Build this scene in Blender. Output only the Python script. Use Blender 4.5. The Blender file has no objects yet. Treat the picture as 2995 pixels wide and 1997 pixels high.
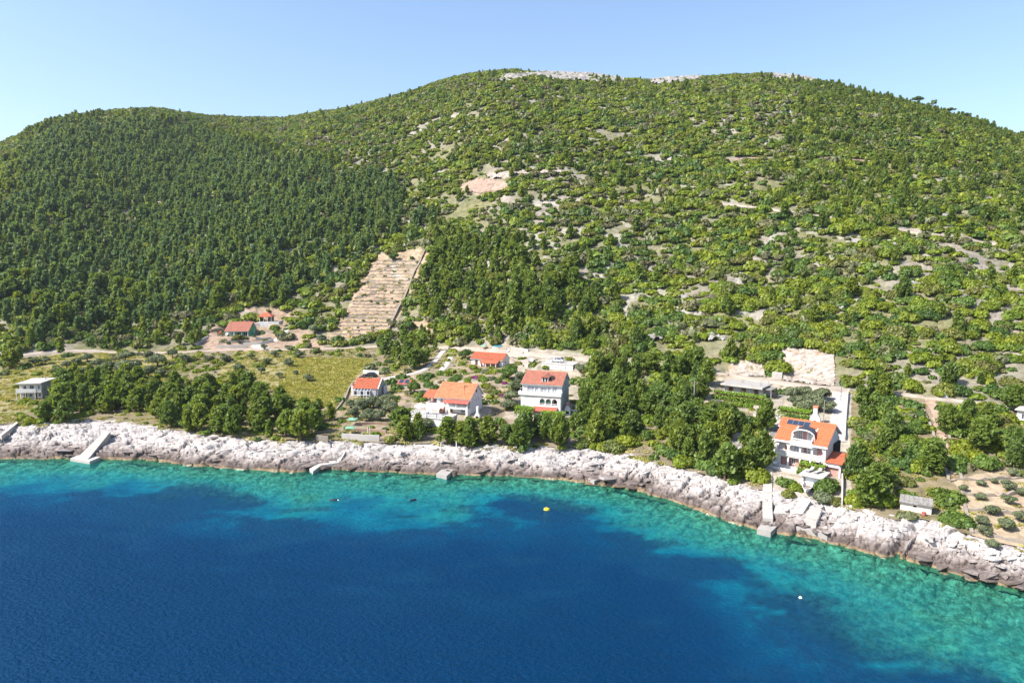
import bpy, math, random
import numpy as np
from mathutils import Vector, Matrix
R = math.radians
SC = bpy.context.scene
COL = SC.collection
# ---- camera numbers (photo pixels 2995 x 1997) ----
PW, PH, FP, PITCH, CAMZ = 2995.0, 1997.0, 2000.0, math.radians(7.0), 43.0
SP, CP = math.sin(PITCH), math.cos(PITCH)
def ray(px, py):
    u = (np.asarray(px, float)-PW/2)/FP; v = (np.asarray(py, float)-PH/2)/FP
    return u, CP-v*SP, -(SP+v*CP)
def pix(x, y, z):
    zc = y*CP+(CAMZ-z)*SP
    return PW/2+FP*x/zc, PH/2+FP*(-y*SP+(CAMZ-z)*CP)/zc, zc
def at_z(px, py, z):
    a, b, c = ray(px, py); t = (z-CAMZ)/c
    return a*t, b*t, z+0*t
def lut(pts): 
    a = np.array(pts, float); return a[:,0], a[:,1]
# ---- control lines ----
SHORE = [(0,1345),(217,1345),(383,1348),(574,1364),(701,1373),(861,1383),(957,1376),(1148,1383),(1307,1394),(1500,1394),(1646,1405),(1818,1430),(1977,1472),(2104,1516),(2212,1551),(2326,1573),(2453,1599),(2593,1634),(2676,1650),(2771,1676),(2898,1710),(2995,1732)]
BACK = [(0,1243),(100,1247),(200,1237),(330,1232),(420,1250),(600,1270),(750,1288),(900,1290),(1000,1290),(1100,1298),(1300,1302),(1450,1310),(1650,1312),(1750,1316),(1900,1352),(2000,1378),(2100,1402),(2200,1436),(2300,1450),(2450,1480),(2520,1508),(2620,1530),(2700,1532),(2800,1562),(2900,1592),(2995,1612)]
TRACK = [(0,1050),(340,1026),(850,1018),(1200,1010),(1340,1020),(1500,1036),(1750,1060),(2100,1092),(2300,1112),(2460,1135),(2700,1170),(2995,1203)]
SKY = [(0,412),(60,385),(150,345),(250,325),(330,315),(430,310),(480,312),(540,322),(600,330),(700,335),(830,337),(900,325),(1000,312),(1100,288),(1200,262),(1280,232),(1360,210),(1440,202),(1500,198),(1560,205),(1650,208),(1740,212),(1800,222),(1900,228),(1960,222),(2050,218),(2140,213),(2220,208),(2300,215),(2390,228),(2450,245),(2540,268),(2640,285),(2740,315),(2850,345),(2920,375),(2995,402)]
xs = np.arange(0, 2996, 8.0)
def line(pts, z):
    a, b = lut(pts); py = np.interp(xs, a, b)
    X, Y, Z = at_z(xs, py, z); return X/Y, Y
zb = np.interp(xs, [0,1500,2300,2995], [4.0,3.8,3.0,3.2])
zt = np.interp(xs, [0,850,1500,2300,2995], [9.0,10.0,13.0,12.3,11.0])
uS, YS = line(SHORE, 0.0); uB, YB = line(BACK, zb); uT, YT = line(TRACK, zt)
a, b = lut(SKY); pyr = np.interp(xs, a, b)+9
YR0 = np.interp(xs, [0,430,800,1500,2300,2995], [640,640,720,580,570,520])
ra, rb, rc = ray(xs, pyr); uR = ra/rb; tanR = rc/rb; ZR0 = CAMZ+tanR*YR0
def smooth(a, n=9):
    k = np.ones(n)/n; p = np.pad(a, n//2, mode='edge'); return np.convolve(p, k, 'valid')
def cols(u):
    return dict(Ys=np.interp(u, uS, YS), Yb=np.interp(u, uB, YB), zb=np.interp(u, uB, zb), Yt=np.interp(u, uT, YT), zt=np.interp(u, uT, zt),
                Yr=np.interp(u, uR, YR0), zr=np.interp(u, uR, ZR0), tr=np.interp(u, uR, tanR))
def hashn(ix, iy, seed):
    h = (ix.astype(np.int64)*374761393 + iy.astype(np.int64)*668265263 + seed*2147483647) & 0xFFFFFFFF
    h = ((h ^ (h >> 13))*1274126177) & 0xFFFFFFFF
    return ((h ^ (h >> 16)) & 0xFFFFFF)/float(0xFFFFFF)
def vnoise(x, y, seed=0):
    ix = np.floor(x); iy = np.floor(y); fx = x-ix; fy = y-iy
    ix = ix.astype(np.int64); iy = iy.astype(np.int64)
    fx = fx*fx*(3-2*fx); fy = fy*fy*(3-2*fy)
    a = hashn(ix, iy, seed); b = hashn(ix+1, iy, seed); c = hashn(ix, iy+1, seed); d = hashn(ix+1, iy+1, seed)
    return (a*(1-fx)+b*fx)*(1-fy)+(c*(1-fx)+d*fx)*fy
def fbm(x, y, sc, octv=4, seed=0):
    r = 0; amp = 1; tot = 0
    for o in range(octv):
        r = r+amp*(vnoise(x/sc+17.3*o, y/sc-9.1*o, seed+o)*2-1); tot += amp; amp *= .5; sc *= .5
    return r/tot
def sstep(a, b, x):
    t = np.clip((x-a)/(b-a), 0, 1); return t*t*(3-2*t)
PADS = []          # x, y, rz, half width, half depth, z, blend
def terrain(X, Y, relief=True):
    X = np.asarray(X, float); Y = np.asarray(Y, float)
    c = cols(X/np.maximum(Y, 1.0))
    Ys, Yb, zb_, Yt, zt_, Yr, zr, tr = (c[k] for k in ('Ys','Yb','zb','Yt','zt','Yr','zr','tr'))
    sea = -0.25-(Ys-Y)*0.16-((Ys-Y)/34.0)**2*2.0
    rk = np.clip((Y-Ys)/(Yb-Ys), 0, 1); rock = zb_*(0.2*sstep(0, .16, rk)+0.8*rk)-0.25*(1-sstep(0, .1, rk))
    bt = np.clip((Y-Yb)/(Yt-Yb), 0, 1); bench = zb_+(zt_-zb_)*(bt*.8+.2*bt*bt)
    L = Yr-Yt; t = np.clip((Y-Yt)/L, 0, 1)
    h00 = 2*t**3-3*t**2+1; h10 = t**3-2*t**2+t; h01 = -2*t**3+3*t**2; h11 = t**3-t**2
    hill = h00*zt_+h10*L*0.40+h01*zr+h11*L*tr*0.97
    bk = np.maximum(Y-Yr, 0); back = zr+tr*.97*bk-(bk/60.0)**2*9.0/(1+bk/260.0)
    back = np.maximum(back, -12)
    z = np.where(Y < Ys, sea, np.where(Y < Yb, rock, np.where(Y < Yt, bench, np.where(Y < Yr, hill, back))))
    u = X/np.maximum(Y, 1.0)
    v0 = -0.60+0.20*np.clip(t, 0, 1)
    z = z-14*np.exp(-((u-v0)/0.10)**2)*np.clip(4*t*(1-t), 0, 1)**1.5
    if relief:
        up = sstep(0, 25, Y-Yb); far = sstep(0, 60, Y-Yt)
        z = z+fbm(X, Y, 14.0, 3, 5)*(0.35*up+0.9*far)*(1-sstep(-40, 0, Y-Yr)*.5)+fbm(X, Y, 60.0, 2, 9)*3.0*far*(1-sstep(-80, 0, Y-Yr))
    for (px_, py_, rz, hw, hd, pz, bl) in PADS:
        dx = X-px_; dy = Y-py_; cx = np.cos(rz)*dx+np.sin(rz)*dy; cy = -np.sin(rz)*dx+np.cos(rz)*dy
        d = np.hypot(np.maximum(np.abs(cx)-hw, 0), np.maximum(np.abs(cy)-hd, 0))
        w = 1-sstep(0, bl, d); z = z*(1-w)+pz*w
    return z
ZC = np.concatenate([np.arange(75, 300, 0.5), np.arange(300, 1100, 2.0)])
def hit(px, py, lift=0.0):
    a, b, c = ray(px, py); X = a*ZC; Y = b*ZC; Z = CAMZ+c*ZC
    d = Z-(terrain(X, Y)+lift)
    k = np.argmax(d < 0)
    if d[k] >= 0: k = len(ZC)-1
    if k == 0: k = 1
    f = d[k-1]/(d[k-1]-d[k]+1e-9); zc = ZC[k-1]+f*(ZC[k]-ZC[k-1])
    return np.array([a*zc, b*zc, CAMZ+c*zc]), zc
def zat(P, py):      # height above ground point P whose image row is py
    v = (py-PH/2)/FP; return CAMZ-P[1]*(SP+v*CP)/(CP-v*SP)
def along(P, rz, px):  # distance from P along local x until image column px
    dx, dy = math.cos(rz), math.sin(rz); u = (px-PW/2)/FP
    # (P.x+s dx) = u*((P.y+s dy)*CP+(CAMZ-z)*SP)
    return (u*(P[1]*CP+(CAMZ-P[2])*SP)-P[0])/(dx-u*dy*CP)

# ================= camera, sky, sun, exposure =================
cam = bpy.data.objects.new('camera', bpy.data.cameras.new('camera')); COL.objects.link(cam)
cam.location = (0, 0, CAMZ); cam.rotation_euler = (R(90)-PITCH, 0, 0)
cam.data.sensor_width = 36; cam.data.lens = FP/PW*36; cam.data.clip_end = 40000; cam.data.clip_start = 1
SC.camera = cam
SUN_AZ, SUN_EL = R(-112), R(47)          # clockwise from +Y (the way the camera looks): from the left, a little behind
world = bpy.data.worlds.new('World'); SC.world = world; world.use_nodes = True
nt = world.node_tree; nt.nodes.clear()
sky = nt.nodes.new('ShaderNodeTexSky'); sky.sky_type = 'NISHITA'; sky.sun_disc = False
sky.sun_elevation = SUN_EL; sky.sun_rotation = SUN_AZ
sky.altitude = 40; sky.air_density = 1.0; sky.dust_density = 1.6; sky.ozone_density = 3.0
bg = nt.nodes.new('ShaderNodeBackground'); bg.inputs[1].default_value = 0.142
wo = nt.nodes.new('ShaderNodeOutputWorld')
nt.links.new(sky.outputs[0], bg.inputs[0]); nt.links.new(bg.outputs[0], wo.inputs[0])
sun = bpy.data.objects.new('sun', bpy.data.lights.new('sun', 'SUN')); COL.objects.link(sun)
sd = Vector((math.sin(SUN_AZ)*math.cos(SUN_EL), math.cos(SUN_AZ)*math.cos(SUN_EL), math.sin(SUN_EL)))
sun.rotation_euler = sd.to_track_quat('Z', 'Y').to_euler(); sun.location = (-100, -50, 300)
sun.data.energy = 4.9; sun.data.angle = R(0.53); sun.data.color = (1.0, 0.955, 0.89)
SC.view_settings.view_transform = 'Standard'; SC.view_settings.look = 'None'
SC.view_settings.exposure = 0.85; SC.view_settings.gamma = 1.0; SC.view_settings.use_curve_mapping = False
SC.cycles.max_bounces = 5; SC.cycles.diffuse_bounces = 2; SC.cycles.glossy_bounces = 2; SC.cycles.transparent_max_bounces = 6
SC.cycles.transmission_bounces = 2; SC.cycles.use_denoising = True; SC.cycles.caustics_reflective = False

# ================= materials =================
def nodes(name):
    m = bpy.data.materials.new(name); m.use_nodes = True
    t = m.node_tree; t.nodes.clear(); o = t.nodes.new('ShaderNodeOutputMaterial')
    def N(kind, **kw):
        n = t.nodes.new('ShaderNode'+kind)
        for k, v in kw.items():
            if k in n.inputs.keys(): n.inputs[k].default_value = v
            else: setattr(n, k, v)
        return n
    def L(a, b): t.links.new(a, b)
    return m, t, o, N, L
def ramp(N, stops, interp='LINEAR'):
    r = N('ValToRGB'); r.color_ramp.interpolation = interp
    e = r.color_ramp.elements
    while len(e) < len(stops): e.new(0.5)
    for k, (p, c) in enumerate(stops): e[k].position = p; e[k].color = (*c, 1)
    return r
def plain(name, col, rough=0.8, var=0.18, scale=0.8, bump=0.0, bscale=6.0, spec=0.3, stain=None, metal=0.0):
    """weathered solid surface: base colour broken by two sizes of noise, optional darker stain colour, bump"""
    m, t, o, N, L = nodes(name)
    b = N('BsdfPrincipled'); b.inputs['Roughness'].default_value = rough; b.inputs['Metallic'].default_value = metal
    b.inputs['Specular IOR Level'].default_value = spec
    g = N('NewGeometry')
    n1 = N('TexNoise', Scale=scale, Detail=6.0, Roughness=0.65); L(g.outputs['Position'], n1.inputs['Vector'])
    c = np.array(col)
    st = np.array(stain) if stain else c*(1-2.2*var)
    r = ramp(N, [(0.32, tuple(np.clip(st, 0, 1))), (0.52, tuple(c)), (0.75, tuple(np.clip(c*(1+var*.6), 0, 1)))])
    L(n1.outputs['Fac'], r.inputs['Fac']); L(r.outputs['Color'], b.inputs['Base Color'])
    if bump:
        n2 = N('TexNoise', Scale=bscale, Detail=4.0); L(g.outputs['Position'], n2.inputs['Vector'])
        bp = N('Bump', Strength=bump, Distance=0.1); L(n2.outputs['Fac'], bp.inputs['Height']); L(bp.outputs[0], b.inputs['Normal'])
    L(b.outputs[0], o.inputs[0]); return m
def foliage(name, cols3, transl=0.28, tintamp=0.5):
    m, t, o, N, L = nodes(name)
    oi = N('ObjectInfo'); at = N('Attribute', attribute_name='tint')
    n = len(cols3)
    r = ramp(N, [((k+.5)/n, c) for k, c in enumerate(cols3)]); L(oi.outputs['Random'], r.inputs['Fac'])
    mul = N('MapRange'); mul.inputs['To Min'].default_value = 1-tintamp; mul.inputs['To Max'].default_value = 1+tintamp
    L(at.outputs['Fac'], mul.inputs['Value'])
    vm = N('VectorMath', operation='SCALE'); L(r.outputs['Color'], vm.inputs[0]); L(mul.outputs[0], vm.inputs['Scale'])
    d = N('BsdfDiffuse'); tr = N('BsdfTranslucent'); mx = N('MixShader'); mx.inputs[0].default_value = transl
    ty = N('VectorMath', operation='MULTIPLY'); ty.inputs[1].default_value = (1.25, 1.15, 0.5)
    L(vm.outputs[0], d.inputs[0]); L(vm.outputs[0], ty.inputs[0]); L(ty.outputs[0], tr.inputs[0])
    L(d.outputs[0], mx.inputs[1]); L(tr.outputs[0], mx.inputs[2])
    gl = N('BsdfGlossy'); gl.inputs['Roughness'].default_value = 0.5; gl.inputs[0].default_value = (.6, .65, .6, 1)
    m2 = N('MixShader'); m2.inputs[0].default_value = 0.03
    L(mx.outputs[0], m2.inputs[1]); L(gl.outputs[0], m2.inputs[2]); L(m2.outputs[0], o.inputs[0]); return m
M = {}
M['white'] = plain('white_render', (.70, .67, .63), .85, .09, .7, stain=(.54, .51, .47))
M['cream'] = plain('cream_render', (.68, .62, .54), .85, .07, .5)
M['pinkwall'] = plain('pale_pink_render', (.74, .64, .63), .85, .06, .5)
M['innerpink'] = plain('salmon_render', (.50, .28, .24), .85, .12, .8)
M['green'] = plain('green_render', (.10, .38, .22), .8, .12, .6)
M['grey_and_shaded'] = plain('grey_and_shaded_render', (.42, .40, .38), .9, .15, .6, .2)  # real grey things, and pale side walls with shade put into the colour
M['concrete'] = plain('concrete', (.34, .315, .29), .9, .13, .7, .25, 5, stain=(.29, .265, .24))
M['palecon'] = plain('pale_concrete', (.45, .415, .375), .9, .08, .5, .2, 5)
M['tile'] = plain('roof_tile_red', (.40, .105, .05), .75, .25, 1.3, stain=(.26, .08, .045))
M['tilepale'] = plain('roof_tile_faded', (.38, .145, .095), .8, .25, 1.0, stain=(.27, .11, .08))
M['tileorange'] = plain('roof_tile_orange', (.46, .185, .085), .75, .25, 1.2, stain=(.33, .13, .065))
M['awning'] = plain('red_awning', (.42, .10, .07), .8, .12, 1.0)
M['slab'] = plain('stone_slab_roof', (.24, .225, .205), .9, .2, 1.5, .4, 5)
M['stone'] = plain('dry_stone', (.27, .23, .185), .9, .25, 2.0, .5, 4, stain=(.20, .17, .14))
M['wood'] = plain('brown_wood', (.16, .065, .04), .6, .25, 3.0)
M['frame'] = plain('white_paint', (.80, .80, .79), .5, .03, 1.0)
M['dark'] = plain('dark_interior', (.025, .023, .025), .9, .2, 1.0)
M['metal'] = plain('grey_metal', (.35, .35, .36), .45, .1, 2.0, metal=.6)
M['black'] = plain('black_paint', (.015, .015, .018), .3, .1, 2.0, spec=.5)
M['silver'] = plain('silver_paint', (.45, .46, .48), .3, .05, 2.0, spec=.5)
M['rubber'] = plain('tyre_rubber', (.02, .02, .02), .9, .1)
M['panel'] = plain('solar_glass', (.03, .045, .075), .15, .1, .8, spec=.6)
M['canvas'] = plain('white_canvas', (.80, .79, .77), .9, .03)
M['greencanvas'] = plain('green_canvas', (.17, .36, .24), .8, .08)
M['charcoal'] = plain('charcoal_sheet', (.035, .045, .06), .45, .12, 1.0)
M['terracotta'] = plain('terracotta', (.52, .20, .11), .8, .15, 2.0)
M['teal'] = plain('teal_tarpaulin', (.04, .16, .20), .6, .3, 1.0)
M['yellow'] = plain('yellow_buoy', (.75, .50, .03), .4, .05)
M['bark'] = plain('bark', (.14, .095, .065), .95, .25, 3.0, .4, 8)
M['glass'] = plain('window_glass', (.035, .042, .055), .08, .15, .6, spec=.7)
M['curtain'] = plain('curtained_glass', (.42, .42, .44), .25, .12, .9, spec=.5)
M['gravel'] = plain('gravel_road', (.36, .30, .245), .95, .14, .35, .3, 6)
M['dirt'] = plain('brown_dirt', (.36, .26, .19), .95, .2, .5, .4, 4, stain=(.25, .17, .12))
M['redsoil'] = plain('red_soil', (.33, .225, .17), .95, .2, .4, .4, 3)
M['pine'] = foliage('pine_needles', [(.155, .225, .042), (.185, .250, .042), (.130, .200, .050), (.210, .265, .042)], .5)
M['pineforest'] = foliage('forest_pine_needles', [(.140, .225, .088), (.170, .250, .088), (.120, .200, .092), (.200, .270, .086)], .5)
M['scrub'] = foliage('scrub_leaves', [(.150, .215, .020), (.190, .240, .018), (.225, .260, .020), (.120, .185, .026), (.170, .165, .045), (.200, .250, .020)], .38)
M['darkscrub'] = foliage('dark_bush_leaves', [(.085, .150, .030), (.105, .170, .030), (.120, .185, .032)], .35)
M['olive'] = foliage('olive_leaves', [(.150, .175, .090), (.175, .200, .105), (.130, .158, .080)], .25)
M['vine'] = foliage('vine_leaves', [(.15, .25, .018), (.17, .26, .025)], .35)
M['greyscrub'] = foliage('grey_green_shrub', [(.15, .165, .07), (.18, .185, .09), (.16, .15, .075)], .3)
M['bloom'] = foliage('bougainvillea', [(.30, .05, .20), (.36, .07, .24)], .3)
M['grass'] = foliage('field_grass', [(.33, .31, .065), (.29, .30, .058), (.37, .33, .10)], .4)
def ground_mat():
    m, t, o, N, L = nodes('soil_and_stone')
    b = N('BsdfPrincipled'); b.inputs['Roughness'].default_value = .95; b.inputs['Specular IOR Level'].default_value = .15
    g = N('NewGeometry'); a = N('Attribute', attribute_name='gcol')
    n1 = N('TexNoise', Scale=.45, Detail=8.0, Roughness=.7); L(g.outputs['Position'], n1.inputs['Vector'])
    n2 = N('TexNoise', Scale=.11, Detail=4.0); L(g.outputs['Position'], n2.inputs['Vector'])
    r = ramp(N, [(.3, (.55, .52, .48)), (.5, (1, 1, 1)), (.68, (1.35, 1.33, 1.3))]); L(n1.outputs['Fac'], r.inputs['Fac'])
    r2 = ramp(N, [(.3, (.82, .86, .80)), (.7, (1.15, 1.1, 1.08))]); L(n2.outputs['Fac'], r2.inputs['Fac'])
    v = N('VectorMath', operation='MULTIPLY'); L(a.outputs['Color'], v.inputs[0]); L(r.outputs[0], v.inputs[1])
    v2 = N('VectorMath', operation='MULTIPLY'); L(v.outputs[0], v2.inputs[0]); L(r2.outputs[0], v2.inputs[1])
    L(v2.outputs[0], b.inputs['Base Color'])
    n3 = N('TexNoise', Scale=2.2, Detail=5.0); L(g.outputs['Position'], n3.inputs['Vector'])
    bp = N('Bump', Strength=.6, Distance=.25); L(n3.outputs['Fac'], bp.inputs['Height']); L(bp.outputs[0], b.inputs['Normal'])
    L(b.outputs[0], o.inputs[0]); return m
M['ground'] = ground_mat()
def rock_mat(name, wet=True, base=((.25, .225, .21), (.42, .385, .36), (.54, .50, .47)), ochre=.0):
    m, t, o, N, L = nodes(name)
    b = N('BsdfPrincipled'); b.inputs['Roughness'].default_value = .9; b.inputs['Specular IOR Level'].default_value = .2
    g = N('NewGeometry')
    n1 = N('TexNoise', Scale=.9, Detail=9.0, Roughness=.7); L(g.outputs['Position'], n1.inputs['Vector'])
    r = ramp(N, [(.30, base[0]), (.46, base[1]), (.66, base[2])]); L(n1.outputs['Fac'], r.inputs['Fac'])
    col = r.outputs[0]
    mq = N('Mapping'); mq.inputs['Rotation'].default_value = (0, 0, R(-34)); mq.inputs['Scale'].default_value = (.35, 1.5, 1.2); L(g.outputs['Position'], mq.inputs['Vector'])
    nq = N('TexNoise', Scale=1.0, Detail=7.0, Roughness=.7); L(mq.outputs[0], nq.inputs['Vector'])
    rq = ramp(N, [(.36, (.42, .39, .39)), (.45, (.82, .80, .79)), (.56, (1, 1, 1))]); L(nq.outputs['Fac'], rq.inputs['Fac'])
    mv = N('VectorMath', operation='MULTIPLY'); L(col, mv.inputs[0]); L(rq.outputs[0], mv.inputs[1]); col = mv.outputs[0]
    if ochre:
        n4 = N('TexNoise', Scale=.35, Detail=5.0); L(g.outputs['Position'], n4.inputs['Vector'])
        ro = ramp(N, [(.50, (1, 1, 1)), (.72, (1.0, .78, .60))]); L(n4.outputs['Fac'], ro.inputs['Fac'])
        mm = N('VectorMath', operation='MULTIPLY'); L(col, mm.inputs[0]); L(ro.outputs[0], mm.inputs[1]); col = mm.outputs[0]
    if wet:
        sp = N('SeparateXYZ'); L(g.outputs['Position'], sp.inputs[0])
        n2 = N('TexNoise', Scale=.09, Detail=7.0, Roughness=.7); L(g.outputs['Position'], n2.inputs['Vector'])
        ad = N('Math', operation='MULTIPLY_ADD'); ad.inputs[1].default_value = -2.2; L(n2.outputs['Fac'], ad.inputs[0]); L(sp.outputs['Z'], ad.inputs[2])
        mr = N('MapRange'); mr.inputs['From Min'].default_value = -1.25; mr.inputs['From Max'].default_value = 1.75; L(ad.outputs[0], mr.inputs['Value'])
        r2 = ramp(N, [(.05, (.55, .45, .28)), (.13, (.50, .39, .26)), (.18, (.26, .22, .20)), (.40, (.38, .335, .32)), (.60, (.72, .68, .66)), (.78, (1, 1, 1))]); L(mr.outputs[0], r2.inputs['Fac'])
        mm = N('VectorMath', operation='MULTIPLY'); L(col, mm.inputs[0]); L(r2.outputs[0], mm.inputs[1]); col = mm.outputs[0]
    L(col, b.inputs['Base Color'])
    n3 = N('TexNoise', Scale=2.6, Detail=7.0, Roughness=.65); L(g.outputs['Position'], n3.inputs['Vector'])
    bp = N('Bump', Strength=.5, Distance=.2); L(n3.outputs['Fac'], bp.inputs['Height']); L(bp.outputs[0], b.inputs['Normal'])
    L(b.outputs[0], o.inputs[0]); return m
M['rock'] = rock_mat('shore_limestone')
M['hillrock'] = rock_mat('hill_limestone', False, ((.18, .17, .15), (.28, .265, .24), (.38, .355, .33)))
M['cutrock'] = rock_mat('fresh_cut_rock', False, ((.25, .20, .16), (.38, .325, .275), (.50, .45, .395)), .5)
def water_mat():
    m, t, o, N, L = nodes('clear_sea_water')
    g = N('NewGeometry'); a = N('Attribute', attribute_name='dep'); w = N('Attribute', attribute_name='weed')
    n1 = N('TexNoise', Scale=.15, Detail=9.0, Roughness=.68); L(g.outputs['Position'], n1.inputs['Vector'])
    e = N('Math', operation='MULTIPLY_ADD'); e.inputs[1].default_value = 4.6; L(n1.outputs['Fac'], e.inputs[0]); L(a.outputs['Fac'], e.inputs[2])
    e2 = N('Math', operation='SUBTRACT'); e2.inputs[1].default_value = 2.3; L(e.outputs[0], e2.inputs[0])
    mr = N('MapRange'); mr.inputs['From Max'].default_value = 12.0; L(e2.outputs[0], mr.inputs['Value'])
    body = ramp(N, [(.0, (.045, .19, .13)), (.09, (.016, .235, .205)), (.19, (.004, .200, .230)), (.31, (.001, .105, .165)), (.45, (.0004, .044, .105)), (.62, (.0002, .027, .080)), (1.0, (.0002, .023, .070))])
    L(mr.outputs[0], body.inputs['Fac'])
    wd = N('MixRGB', blend_type='MIX'); wd.inputs[2].default_value = (.002, .034, .085, 1); L(w.outputs['Fac'], wd.inputs[0]); L(body.outputs[0], wd.inputs[1])
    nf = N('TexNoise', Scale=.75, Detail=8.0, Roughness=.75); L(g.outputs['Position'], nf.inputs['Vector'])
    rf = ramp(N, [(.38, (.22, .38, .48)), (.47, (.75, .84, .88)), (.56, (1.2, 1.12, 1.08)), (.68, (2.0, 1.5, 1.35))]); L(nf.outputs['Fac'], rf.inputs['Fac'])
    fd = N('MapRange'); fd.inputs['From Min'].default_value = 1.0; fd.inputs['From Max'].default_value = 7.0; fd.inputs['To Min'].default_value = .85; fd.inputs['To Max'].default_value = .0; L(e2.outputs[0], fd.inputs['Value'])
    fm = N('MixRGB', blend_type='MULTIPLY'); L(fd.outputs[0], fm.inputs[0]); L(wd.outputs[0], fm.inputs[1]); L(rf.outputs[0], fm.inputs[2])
    df = N('BsdfDiffuse'); L(fm.outputs[0], df.inputs[0])
    tr = N('BsdfTransparent'); tr.inputs[0].default_value = (.38, .88, .80, 1)
    kk = N('MapRange'); kk.inputs['From Min'].default_value = 0.1; kk.inputs['From Max'].default_value = 4.2; kk.inputs['To Min'].default_value = .06; L(a.outputs['Fac'], kk.inputs['Value'])
    mx = N('MixShader'); L(kk.outputs[0], mx.inputs[0]); L(tr.outputs[0], mx.inputs[1]); L(df.outputs[0], mx.inputs[2])
    # ripples
    mp = N('Mapping'); mp.inputs['Rotation'].default_value = (0, 0, R(20)); mp.inputs['Scale'].default_value = (.9, 1.3, 1); L(g.outputs['Position'], mp.inputs['Vector'])
    r1 = N('TexNoise', Scale=1.7, Detail=4.0, Roughness=.62); L(mp.outputs[0], r1.inputs['Vector'])
    r2 = N('TexNoise', Scale=.16, Detail=3.0); L(mp.outputs[0], r2.inputs['Vector'])
    ad = N('Math', operation='MULTIPLY_ADD'); ad.inputs[1].default_value = 1.3; L(r2.outputs['Fac'], ad.inputs[0]); L(r1.outputs['Fac'], ad.inputs[2])
    bp = N('Bump', Strength=1.0, Distance=.42); L(ad.outputs[0], bp.inputs['Height'])
    L(bp.outputs[0], df.inputs['Normal'])
    gl = N('BsdfGlossy'); gl.inputs['Roughness'].default_value = .24; L(bp.outputs[0], gl.inputs['Normal'])
    f0 = N('Fresnel', IOR=1.33); L(bp.outputs[0], f0.inputs['Normal']); fr = N('Math', operation='MULTIPLY'); fr.inputs[1].default_value = .45; L(f0.outputs[0], fr.inputs[0]); gl.inputs[0].default_value = (.28, .62, 1, 1)
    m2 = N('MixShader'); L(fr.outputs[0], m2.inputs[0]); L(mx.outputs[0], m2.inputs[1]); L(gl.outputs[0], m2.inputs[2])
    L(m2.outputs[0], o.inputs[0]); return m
def bed_mat():
    m, t, o, N, L = nodes('pebbly_seabed'); b = N('BsdfDiffuse'); g = N('NewGeometry')
    n1 = N('TexNoise', Scale=.9, Detail=9.0, Roughness=.75); L(g.outputs['Position'], n1.inputs['Vector'])
    r = ramp(N, [(.36, (.035, .04, .03)), (.46, (.16, .14, .09)), (.54, (.36, .32, .23)), (.68, (.62, .58, .48))]); L(n1.outputs['Fac'], r.inputs['Fac']); L(r.outputs[0], b.inputs[0]); L(b.outputs[0], o.inputs[0]); return m
M['bed'] = bed_mat()
M['water'] = water_mat()

# ================= mesh helpers =================
class MB:
    def __init__(s, T=None): s.v = []; s.f = []; s.T = T
    def add(s, vs, fs):
        n = len(s.v)
        for p in vs:
            s.v.append(tuple(s.T @ Vector(p)) if s.T is not None else tuple(p))
        s.f += [tuple(i+n for i in f) for f in fs]; return s
    def box(s, x0, x1, y0, y1, z0, z1):
        return s.add([(x0,y0,z0),(x1,y0,z0),(x1,y1,z0),(x0,y1,z0),(x0,y0,z1),(x1,y0,z1),(x1,y1,z1),(x0,y1,z1)],
                     [(0,3,2,1),(4,5,6,7),(0,1,5,4),(1,2,6,5),(2,3,7,6),(3,0,4,7)])
    def prism(s, poly, axis, a, b):        # polygon in the two other axes, swept along axis from a to b
        n = len(poly); vs = []
        for w in (a, b):
            for (p, q) in poly:
                vs.append((w, p, q) if axis == 0 else (p, w, q) if axis == 1 else (p, q, w))
        return s.add(vs, [tuple(range(n))[::-1], tuple(range(n, 2*n))]+[(i, (i+1) % n, n+(i+1) % n, n+i) for i in range(n)])
    def tube(s, p0, p1, r0, r1=None, n=6, cap=True):
        r1 = r0 if r1 is None else r1; p0 = Vector(p0); p1 = Vector(p1); d = (p1-p0).normalized()
        a = d.orthogonal().normalized(); b = d.cross(a); vs = []
        for p, r in ((p0, r0), (p1, r1)):
            for k in range(n):
                t = 2*math.pi*k/n; vs.append(tuple(p+a*math.cos(t)*r+b*math.sin(t)*r))
        fs = [(k, (k+1) % n, n+(k+1) % n, n+k) for k in range(n)]
        if cap: fs += [tuple(range(n))[::-1], tuple(range(n, 2*n))]
        return s.add(vs, fs)
    def lathe(s, prof, n=10, c=(0, 0, 0)):
        vs = []; fs = []
        for (r, z) in prof:
            for k in range(n):
                t = 2*math.pi*k/n; vs.append((c[0]+r*math.cos(t), c[1]+r*math.sin(t), c[2]+z))
        for i in range(len(prof)-1):
            for k in range(n): fs.append((i*n+k, i*n+(k+1) % n, (i+1)*n+(k+1) % n, (i+1)*n+k))
        fs += [tuple(range(n))[::-1], tuple(range((len(prof)-1)*n, len(prof)*n))]
        return s.add(vs, fs)
    def mesh(s, name, mat):
        me = bpy.data.meshes.new(name); me.from_pydata(s.v, [], s.f); me.update()
        if mat is not None: me.materials.append(M[mat] if isinstance(mat, str) else mat)
        return me
def tag(o, label=None, cat=None, group=None, kind=None):
    if label: o['label'] = label
    if cat: o['category'] = cat
    if group: o['group'] = group
    if kind: o['kind'] = kind
    return o
def thing(name, label, cat, loc, rz=0.0, group=None):
    o = bpy.data.objects.new(name, None); o.empty_display_size = .2; COL.objects.link(o)
    o.location = loc; o.rotation_euler = (0, 0, rz); return tag(o, label, cat, group)
def link(name, me, parent=None):
    o = bpy.data.objects.new(name, me); COL.objects.link(o)
    if parent is not None: o.parent = parent
    return o
def part(name, mb, mat, parent, kind=None, label=None):
    o = link(name, mb.mesh(name, mat), parent)
    if kind: o['kind'] = kind
    if label: o['label'] = label
    return o
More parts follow.
